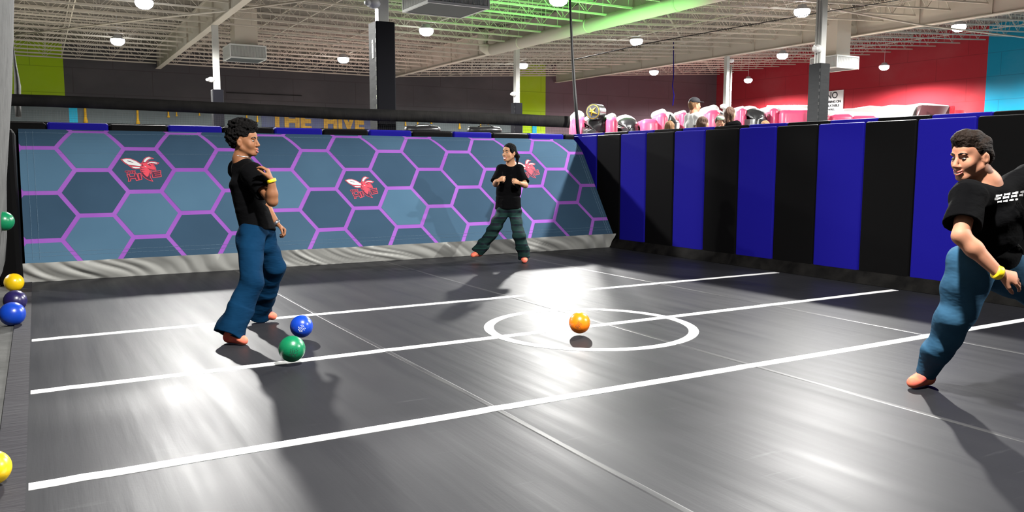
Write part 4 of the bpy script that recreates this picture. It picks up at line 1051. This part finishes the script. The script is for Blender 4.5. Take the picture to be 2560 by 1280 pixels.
# ------------------------------------------------------------------ people
def person(name, label, J, o, h=0.0055):
    A = {k: np.array(v, float) for k, v in J.items()}
    root = thing('person', label, 'person', tuple(A['root']))
    s = o.get('s', 1.0); side = nrm(A['side']); fwd = nrm(A['fwd'])
    pts = np.array([A[k] for k in A if k not in ('side', 'fwd', 'hf', 'hu', 'root', 'hdR', 'hdL', 'hnR', 'hnL')])
    lo, hi = pts.min(0) - 0.2, pts.max(0) + 0.22
    top = o.get('cliplow')
    if top is not None: lo[2] = top
    # --- body: one continuous skin surface
    F = Field(lo, hi, h)
    hz = s * o.get('hsz', 1.0); add_head(F, A['head'], A['hf'], A['hu'], A['neck'], hz)
    F.cap(A['neck'], A['chest'], 0.06 * s, 0.09 * s, 0.04)
    F.ecap(A['waist'], A['chest'] , side, (0.12 * s, 0.085 * s), (0.14 * s, 0.09 * s), 0.04, 0.05)
    F.ecap(A['pelvis'], A['waist'], side, (0.14 * s, 0.09 * s), (0.12 * s, 0.085 * s), 0.04, 0.05)
    for q in 'RL':
        sh, el, wr = A['sh' + q], A['el' + q], A['wr' + q]
        F.cap(A['chest'] * 0.6 + A['neck'] * 0.4, sh, 0.06 * s, 0.05 * s, 0.04)
        F.cap(sh, el, 0.05 * s, 0.039 * s, 0.03); F.cap(el, el * 0.65 + wr * 0.35, 0.041 * s, 0.042 * s, 0.02); F.cap(el * 0.65 + wr * 0.35, wr, 0.041 * s, 0.027 * s, 0.02)
        hd = nrm(A['hd' + q]); hn = nrm(A['hn' + q])
        add_hand(F, wr + hd * 0.012, hd, hn, o.get('hs' + q, 1), o.get('curl' + q, 0.5), s * 0.98)
        hp, kn, an, to = A['hip' + q], A['kn' + q], A['an' + q], A['to' + q]
        F.cap(hp, kn, 0.07 * s, 0.05 * s, 0.04); F.cap(kn, an, 0.048 * s, 0.034 * s, 0.03)
        add_foot(F, an, to, 0.033 * s)
    body = fobj('body', F, o['skin'], root, 2)
    face_parts(body, A['head'], A['hf'], A['hu'], hz, o.get('mouth', 'smile'), o.get('gap', 0.0))
    # --- shirt
    F = Field(lo, hi, h); k = 0.05
    hem = A['hem']; tw_ = o.get('tw', 1.0)
    F.ecap(A['waist'], A['chest'], side, (0.165 * s * tw_, 0.125 * s), (0.17 * s * tw_, 0.125 * s), k, 0.05)
    F.ecap(hem, A['waist'], side, (0.175 * s * tw_, 0.135 * s), (0.165 * s * tw_, 0.12 * s), 0.04, 0.012)
    F.ecap(A['chest'] * 0.8 + A['waist'] * 0.2, A['chest'] * 0.35 + A['neck'] * 0.65, side, (0.17 * s, 0.12 * s), (0.085 * s, 0.075 * s), k, 0.045)
    for q in 'RL':
        sh, el = A['sh' + q], A['el' + q]; t_ = o.get('sleeve', 0.72); se = sh + (el - sh) * t_
        F.cap(A['chest'] * 0.45 + A['neck'] * 0.55, sh, 0.07 * s, 0.075 * s * o.get('slr', 1.0), 0.05)
        q_ = o.get('slr', 1.0); F.cap(sh, se, 0.08 * s * q_, 0.088 * s * o.get('slw', 1.0), 0.035, flat=True); F.ell(sh, A3(0.078, 0.078, 0.078) * s * q_, None, 0.03)
        hol = sh + (el - sh) * (t_ + 0.02)
        F.cap(sh + (el - sh) * (t_ - 0.12), hol, 0.05 * s, 0.078 * s * o.get('slw', 1.0), 0, flat=True, sub=True)
    F.wrinkle(0.0065 * o.get('wr', 1.0), 26, o.get('seed', 1), 0.5)
    nf = nrm(A['neck'] - A['chest'])
    F.ell(A['neck'] + nf * 0.04 * s + fwd * 0.018, A3(0.066, 0.066, 0.027) * s, np.stack([side, np.cross(nf, side), nf], 1), 0, sub=True)
    top = fobj('t_shirt', F, o['shirt'], root, 2)
    if 'shirt_label' in o: top['label'] = o['shirt_label']
    if o.get('stop'): return root, body, top, A
    # --- trousers
    F = Field(lo, hi, h); tr = o.get('tr', (0.105, 0.085, 0.085, 0.105))
    F.ecap(A['pelvis'] - (A['waist'] - A['pelvis']) * 0.45, A['pelvis'] * 0.45 + A['waist'] * 0.55, side, (0.165 * s, 0.115 * s), (0.145 * s, 0.105 * s), 0.05, 0.05)
    for q in 'RL':
        hp, kn, an = A['hip' + q], A['kn' + q], A['an' + q]; md = kn * 0.45 + an * 0.55; low = an + (an - kn) * o.get('hemx', 0.06)
        F.cap(hp, kn, tr[0] * s, tr[1] * s, 0.05); F.cap(kn, md, tr[1] * s, tr[2] * s, 0.03); F.cap(md, low, tr[2] * s, tr[3] * s, 0.03, flat=True)
        F.cap(an, low + (low - kn) * 0.02, (tr[3] - 0.03) * s, (tr[3] - 0.012) * s, 0, flat=True, sub=True)
    F.wrinkle(0.0095 * o.get('wr', 1.0), 30, o.get('seed', 1) + 5, 2.2)
    t2 = fobj('trousers', F, o['pants'], root, 2)
    for q in 'RL':
        an, to = A['an' + q], A['to' + q]
        lo2 = np.minimum(an, to) - 0.13; hi2 = np.maximum(an, to) + 0.13
        F = Field(lo2, hi2, 0.005); add_foot(F, an, to, 0.043 * s)
        F.wrinkle(0.0015, 40, 3); so = fobj('sock', F, 'sock', root, 2)
    return root, body, top, A

def band(root, c, d, r, w_, m, name, lab=None):
    c = Vector(c); d = Vector(nrm(d)); o = obj(name, tube([c - d * w_, c - d * w_ * 0.5, c + d * w_ * 0.5, c + d * w_], [r * 0.95, r, r, r * 0.95], 20), m, root, True)
    o.matrix_parent_inverse = Matrix.Translation(-Vector(root.location))
    if lab: o['label'] = lab

def hair(root, A, m, lo_, hi_, prims, wr, h=0.0055, cuts=(), name='hair', seed=2):
    c = A['head']; r, f, u = frame(A['hf'], A['hu']); P = lambda x, y, z: c + r * x + f * y + u * z
    R = np.stack([r, f, u], 1); F = Field(c - 0.3 + A3(*lo_), c + 0.3 + A3(*hi_), h)
    for p in prims:
        if p[0] == 'e': F.ell(P(*p[1]), A3(*p[2]), R, p[3])
        else: F.cap(P(*p[1]), P(*p[2]), p[3], p[4], 0.02)
    for p in cuts: F.ell(P(*p[0]), A3(*p[1]), R, 0, sub=True)
    F.wrinkle(wr[0], wr[1], seed, wr[2] if len(wr) > 2 else 1.0)
    return fobj(name, F, m, root, 1)

rt3 = A3(0.866, -0.5, 0); fw3 = A3(0.5, 0.866, 0)
# --- young man in jeans, left
J = dict(head=(1.459, 6.792, 1.529), neck=(1.428, 6.815, 1.387), chest=(1.446, 6.795, 1.230), waist=(1.491, 6.762, 0.990), pelvis=(1.507, 6.732, 0.830), hem=(1.522, 6.718, 0.792),
         shR=(1.457, 6.609, 1.280), elR=(1.559, 6.383, 1.065), wrR=(1.553, 6.361, 1.221), shL=(1.456, 7.009, 1.309), elL=(1.622, 6.994, 1.032), wrL=(1.697, 6.835, 0.862),
         hipR=(1.443, 6.646, 0.781), knR=(1.384, 6.404, 0.444), anR=(1.210, 6.321, 0.102), toR=(1.274, 6.218, 0.037),
         hipL=(1.566, 6.805, 0.764), knL=(1.670, 6.827, 0.498), anL=(1.586, 7.082, 0.116), toL=(1.697, 7.044, 0.049),
         root=(1.410, 6.703, 0.000), side=-(fw3 * 0.96 + rt3 * 0.1) + 0.0, fwd=rt3 - fw3 * 0.1, hf=rt3 * 0.98 + fw3 * 0.0 - A3(0.08, 0.14, 0) + A3(0, 0, 0.03), hu=A3(-0.10, 0.04, 1.0))
J['hdR'] = A3(-0.17, 0.05, 0.5); J['hnR'] = -rt3 + A3(0, 0, 0.2); J['hdL'] = rt3 * 0.75 - A3(0, 0, 0.65); J['hnL'] = -rt3 * 0.5 - A3(0, 0, 0.6) - fw3 * 0.3
man, body, tee, A = person('person', 'young man with curly black hair, black t-shirt and flared jeans, leaning back', J,
    dict(skin='skinA', shirt='tee', pants='denim', mouth='open', gap=0.008, curlR=0.55, curlL=0.75, hsR=1, hsL=-1, sleeve=0.68, tr=(0.108, 0.088, 0.094, 0.116), hemx=0.10, seed=3, tw=1.0))
hair(man, A, 'hairblack', (0, 0, 0), (0, 0, 0), [('e', (0, -0.03, 0.075), (0.092, 0.112, 0.082), 0.03), ('e', (0, -0.075, 0.03), (0.084, 0.075, 0.09), 0.03), ('e', (0, 0.03, 0.115), (0.075, 0.075, 0.05), 0.03), ('e', (0, -0.03, 0.14), (0.08, 0.09, 0.045), 0.02)],
     (0.009, 170), h=0.0042, cuts=[((0, 0.14, -0.02), (0.15, 0.085, 0.10)), ((0.085, 0.02, -0.05), (0.05, 0.06, 0.05)), ((-0.085, 0.02, -0.05), (0.05, 0.06, 0.05)), ((0, 0.0, -0.11), (0.12, 0.15, 0.06))])
band(man, A['wrR'] + nrm(A['hdR']) * 0.0, A['hdR'], 0.035, 0.012, 'yellowband', 'wristband', 'yellow wristband')
band(man, A['wrL'], A['hdL'], 0.034, 0.012, 'bracelet', 'bracelet', 'grey bracelet')
r_, f_, u_ = frame(A['hf'], A['hu']); nk = A['neck'] * 0.72 + A['head'] * 0.28
o_ = obj('necklace', tube([Vector(nk + r_ * 0.066 * math.cos(t_) + f_ * 0.066 * math.sin(t_) + u_ * (-0.012 - 0.012 * math.sin(t_))) for t_ in np.linspace(0, 2 * PI, 30)], 0.003, 6), 'chrome', man, True)
o_.matrix_parent_inverse = Matrix.Translation(-Vector(man.location))

# --- girl in plaid trousers, back
J = dict(head=(5.620, 9.812, 1.505), neck=(5.671, 9.855, 1.347), chest=(5.643, 9.851, 1.188), waist=(5.622, 9.825, 0.898), pelvis=(5.609, 9.813, 0.750), hem=(5.608, 9.811, 0.728),
         shR=(5.548, 9.895, 1.281), elR=(5.402, 9.802, 1.082), wrR=(5.326, 9.620, 1.129), shL=(5.763, 9.794, 1.287), elL=(5.750, 9.599, 1.066), wrL=(5.588, 9.464, 1.098),
         hipR=(5.544, 9.844, 0.695), knR=(5.438, 9.983, 0.396), anR=(5.311, 10.139, 0.136), toR=(5.204, 10.102, 0.089),
         hipL=(5.678, 9.767, 0.695), knL=(5.667, 9.617, 0.386), anL=(5.795, 9.690, 0.080), toL=(5.730, 9.581, 0.034),
         root=(5.750, 9.733, 0.000), side=-rt3 * 0.95 + fw3 * 0.25, fwd=-fw3 * 0.9 - rt3 * 0.2, hf=-fw3 * 0.80 - rt3 * 0.62 + A3(0, 0, 0.02), hu=A3(0.02, 0, 1.0))
J['hdR'] = rt3 * 0.8 - fw3 * 0.2 + A3(0, 0, 0.25); J['hnR'] = fw3 * 0.8 - A3(0, 0, 0.5); J['hdL'] = -rt3 * 0.8 - fw3 * 0.2 + A3(0, 0, 0.25); J['hnL'] = fw3 * 0.8 - A3(0, 0, 0.5)
girl, body, tee, A = person('person', 'smiling girl with a dark ponytail in black t-shirt and dark green plaid trousers', J,
    dict(skin='skinB', shirt='tee', pants='plaid', mouth='smile', gap=0.006, curlR=1.0, curlL=1.0, hsR=1, hsL=-1, sleeve=0.86, slw=0.9, slr=0.82, hsz=1.06, s=0.94, tr=(0.098, 0.088, 0.088, 0.094), hemx=0.04, seed=8, tw=1.12), h=0.007)
hair(girl, A, 'hairblack', (0, 0, -0.05), (0, 0, 0), [('e', (0, -0.014, 0.042), (0.084, 0.102, 0.092), 0.02), ('e', (0, -0.05, 0.0), (0.078, 0.062, 0.08), 0.02), ('c', (-0.02, -0.095, 0.02), (-0.085, -0.08, -0.05), 0.034, 0.028), ('c', (-0.085, -0.08, -0.05), (-0.095, -0.06, -0.15), 0.028, 0.012)],
     (0.002, 60), h=0.006, cuts=[((0, 0.12, -0.038), (0.088, 0.07, 0.086))])

# --- running man, right
J = dict(head=(4.450, 2.665, 1.394), neck=(4.538, 2.618, 1.249), chest=(4.602, 2.596, 1.090), waist=(4.638, 2.609, 0.904), pelvis=(4.642, 2.662, 0.794), hem=(4.648, 2.641, 0.837),
         shR=(4.325, 2.594, 1.188), elR=(4.163, 2.522, 0.981), wrR=(4.262, 2.371, 0.798), shL=(4.885, 2.584, 1.274), elL=(4.979, 2.427, 1.021), wrL=(4.956, 2.347, 1.203),
         hipR=(4.507, 2.668, 0.779), knR=(4.526, 2.736, 0.493), anR=(4.645, 2.986, 0.079), toR=(4.533, 2.987, 0.038),
         hipL=(4.776, 2.651, 0.764), knL=(5.071, 2.550, 0.583), anL=(5.562, 2.507, 0.653), toL=(5.598, 2.471, 0.532),
         root=(4.735, 2.993, 0.000), side=-rt3 * 0.85 - fw3 * 0.5, fwd=-rt3 * 0.5 - fw3 * 0.85, hf=-rt3 * 0.93 - fw3 * 0.32 - A3(0, 0, 0.12), hu=A3(-0.10, 0.02, 1.0))
J['hdR'] = rt3 * 0.85 - A3(0, 0, 0.28); J['hnR'] = -A3(0, 0, 0.6) + fw3 * 0.9; J['hdL'] = rt3 * 0.3 + A3(0, 0, 0.8); J['hnL'] = -rt3 * 0.9
run, body, tee, A = person('person', 'man with short brown hair and a yellow wristband running at the right edge', J,
    dict(skin='skinC', shirt='tee', pants='denimlight', mouth='smile', curlR=0.35, curlL=0.8, hsR=-1, hsL=1, sleeve=0.74, slw=1.0, s=1.06, tr=(0.125, 0.092, 0.08, 0.058), hemx=0.0, seed=14, tw=1.0))
hair(run, A, 'hairbrown', (0, 0, 0), (0, 0, 0), [('e', (0, -0.015, 0.05), (0.086, 0.105, 0.09), 0.02), ('e', (0, 0.035, 0.105), (0.07, 0.078, 0.045), 0.03), ('e', (0, -0.065, 0.0), (0.078, 0.05, 0.075), 0.02)],
     (0.006, 70), cuts=[((0, 0.135, -0.03), (0.13, 0.09, 0.105)), ((0.09, 0.02, -0.06), (0.04, 0.055, 0.075)), ((-0.09, 0.02, -0.06), (0.04, 0.055, 0.075))])
band(run, A['wrR'] + nrm(A['hdR']) * -0.005, A['hdR'], 0.037, 0.016, 'yellowband', 'wristband', 'yellow wristband')
# small print on the chest
from mathutils.bvhtree import BVHTree
_bv = BVHTree.FromPolygons([v.co.copy() for v in tee.data.vertices], [tuple(p.vertices) for p in tee.data.polygons])
_o = Vector((4.004, 2.200, 1.199)); _d = Vector((1.027, 0.564, -0.039)).normalized(); _s = Vector((0.79, -0.60, 0)); _u = Vector((0, 0, 1))
bm = bmesh.new()
for k, (x0, z0, x1, z1, th) in enumerate(((-.075, -.012, .07, .012, .008), (-.07, .004, .075, .03, .007), (-.06, -.028, .045, -.012, .006))):
    prev = None
    for i in range(15):
        t_ = i / 14; cur = []
        for e_ in (-th, th):
            p = _o + _s * (x0 + (x1 - x0) * t_) + _u * (z0 + (z1 - z0) * t_ + e_ * (0.75 + 0.25 * math.sin(i * 1.9 + k)))
            hit = _bv.ray_cast(p, _d)[0]
            cur.append(bm.verts.new(hit - _d * 0.003) if hit else None)
        if prev and None not in prev and None not in cur and i % 4: bm.faces.new((prev[0], cur[0], cur[1], prev[1]))
        prev = cur
pobj('chest_print', bm, 'signwhite', tee, False)

# --- onlookers behind the padded wall
def onlooker(label, px, py, Z, s, yaw, skin, shirt, hairm, shape, hat=None, floor=0.85):
    """py = pixel row of the head centre; yaw = facing, 0 is away from the camera, 90 is to the right"""
    return (label, px, py, Z, s, yaw, skin, shirt, hairm, shape, hat, floor)
def stand(label, hc, s, yaw, skin, shirt, hairm, shape, hat=None, sleeveless=False):
    a = math.radians(yaw); f = fw3 * math.cos(a) + rt3 * math.sin(a); rr = A3(f[1], -f[0], 0)
    hc = np.array(hc, float); z = lambda d: A3(0, 0, d)
    nk = hc - z(0.14 * s) - f * 0.02; ch = nk - z(0.17 * s); wa = nk - z(0.40 * s); pe = nk - z(0.56 * s); gz = 0.85
    leg = pe[2] - gz
    J = dict(head=hc, neck=nk, chest=ch, waist=wa, pelvis=pe, hem=pe - z(0.06), root=A3(hc[0], hc[1], gz), side=rr, fwd=f, hf=f, hu=z(1.0))
    for q, sg in (('R', 1), ('L', -1)):
        sh = nk + rr * sg * 0.165 * s - z(0.075 * s); J['sh' + q] = sh; J['el' + q] = sh + rr * sg * 0.05 - z(0.27 * s) - f * 0.02; J['wr' + q] = J['el' + q] + f * 0.1 - z(0.22 * s) + rr * sg * 0.01
        J['hd' + q] = -z(1.0) + f * 0.2; J['hn' + q] = -rr * sg
        hp = pe + rr * sg * 0.08 * s - z(0.03); J['hip' + q] = hp; J['kn' + q] = A3(hp[0], hp[1], gz + leg * 0.5) + f * 0.02; J['an' + q] = A3(hp[0], hp[1], gz + 0.09); J['to' + q] = J['an' + q] + f * 0.15 - z(0.055)
    root, body, top, A = person('person', label, J, dict(skin=skin, shirt=shirt, pants='denim', curlR=0.3, curlL=0.3, hsR=-1, hsL=1, s=s, sleeve=0.62 if not sleeveless else 0.12, seed=int(hc[0] * 10), slw=0.95 if not sleeveless else 0.7), h=0.013)
    hair(root, A, hairm, (0, 0, -0.05), (0, 0, 0), shape, (0.004, 50), h=0.008, cuts=[((0, 0.12 * s, -0.03 * s), (0.1 * s, 0.075 * s, 0.095 * s))])
    if hat:
        r, f_, u = frame(A['hf'], A['hu']); P = lambda x, y, zz: hc + s * (r * x + f_ * y + u * zz); R = np.stack([r, f_, u], 1)
        F = Field(hc - 0.25, hc + 0.25, 0.007); F.ell(P(0, -0.008, 0.05), A3(0.088, 0.107, 0.085) * s, R, 0); F.cut(P(0, 0, 0.035), -u)
        br = 0.105 if hat[1] > 0 else -0.11
        F.ell(P(0, br, 0.047), A3(0.068, 0.075, 0.009) * s, R, 0.01); fobj('cap', F, hat[0], root, 1)
    return root
short = [('e', (0, -0.02, 0.035), (0.083, 0.1, 0.088), 0.02), ('e', (0, -0.06, -0.02), (0.078, 0.05, 0.08), 0.02)]
bob = short + [('c', (0.05, -0.03, -0.02), (0.06, -0.03, -0.13), 0.045, 0.03), ('c', (-0.05, -0.03, -0.02), (-0.06, -0.03, -0.13), 0.045, 0.03), ('c', (0, -0.07, 0), (0, -0.07, -0.14), 0.06, 0.045)]
stand('man in a black cap and white t-shirt seen from behind over the padded wall', (10.223, 11.198, 2.406), 1.0, 75, 'skinC', 'whitetee', 'hairlight', short, ('capblack', 1))
stand('woman with brown bob hair and black sleeveless top beside the bare column', (10.616, 10.717, 2.239), 0.95, 55, 'skinB', 'tee', 'hairmid', bob, None, True)
stand('child with light brown hair, only the head showing left of the man in white', (9.347, 10.833, 1.964), 0.95, 30, 'skinC', 'whitetee', 'hairlight', short)
stand('person with dark wavy hair just right of the man in white', (9.627, 10.331, 2.024), 0.92, 60, 'skinC', 'tee', 'hairmid', bob)
stand('person in a pale green cap next to the woman in the sleeveless top', (9.434, 9.744, 2.013), 0.86, 200, 'skinC', 'tee', 'hairmid', short, ('capgreen', -1))
stand('person with fair hair barely showing over the wall, rightmost of the onlookers', (11.442, 10.676, 2.020), 0.9, 10, 'skinC', 'tee', 'hairlight', short)
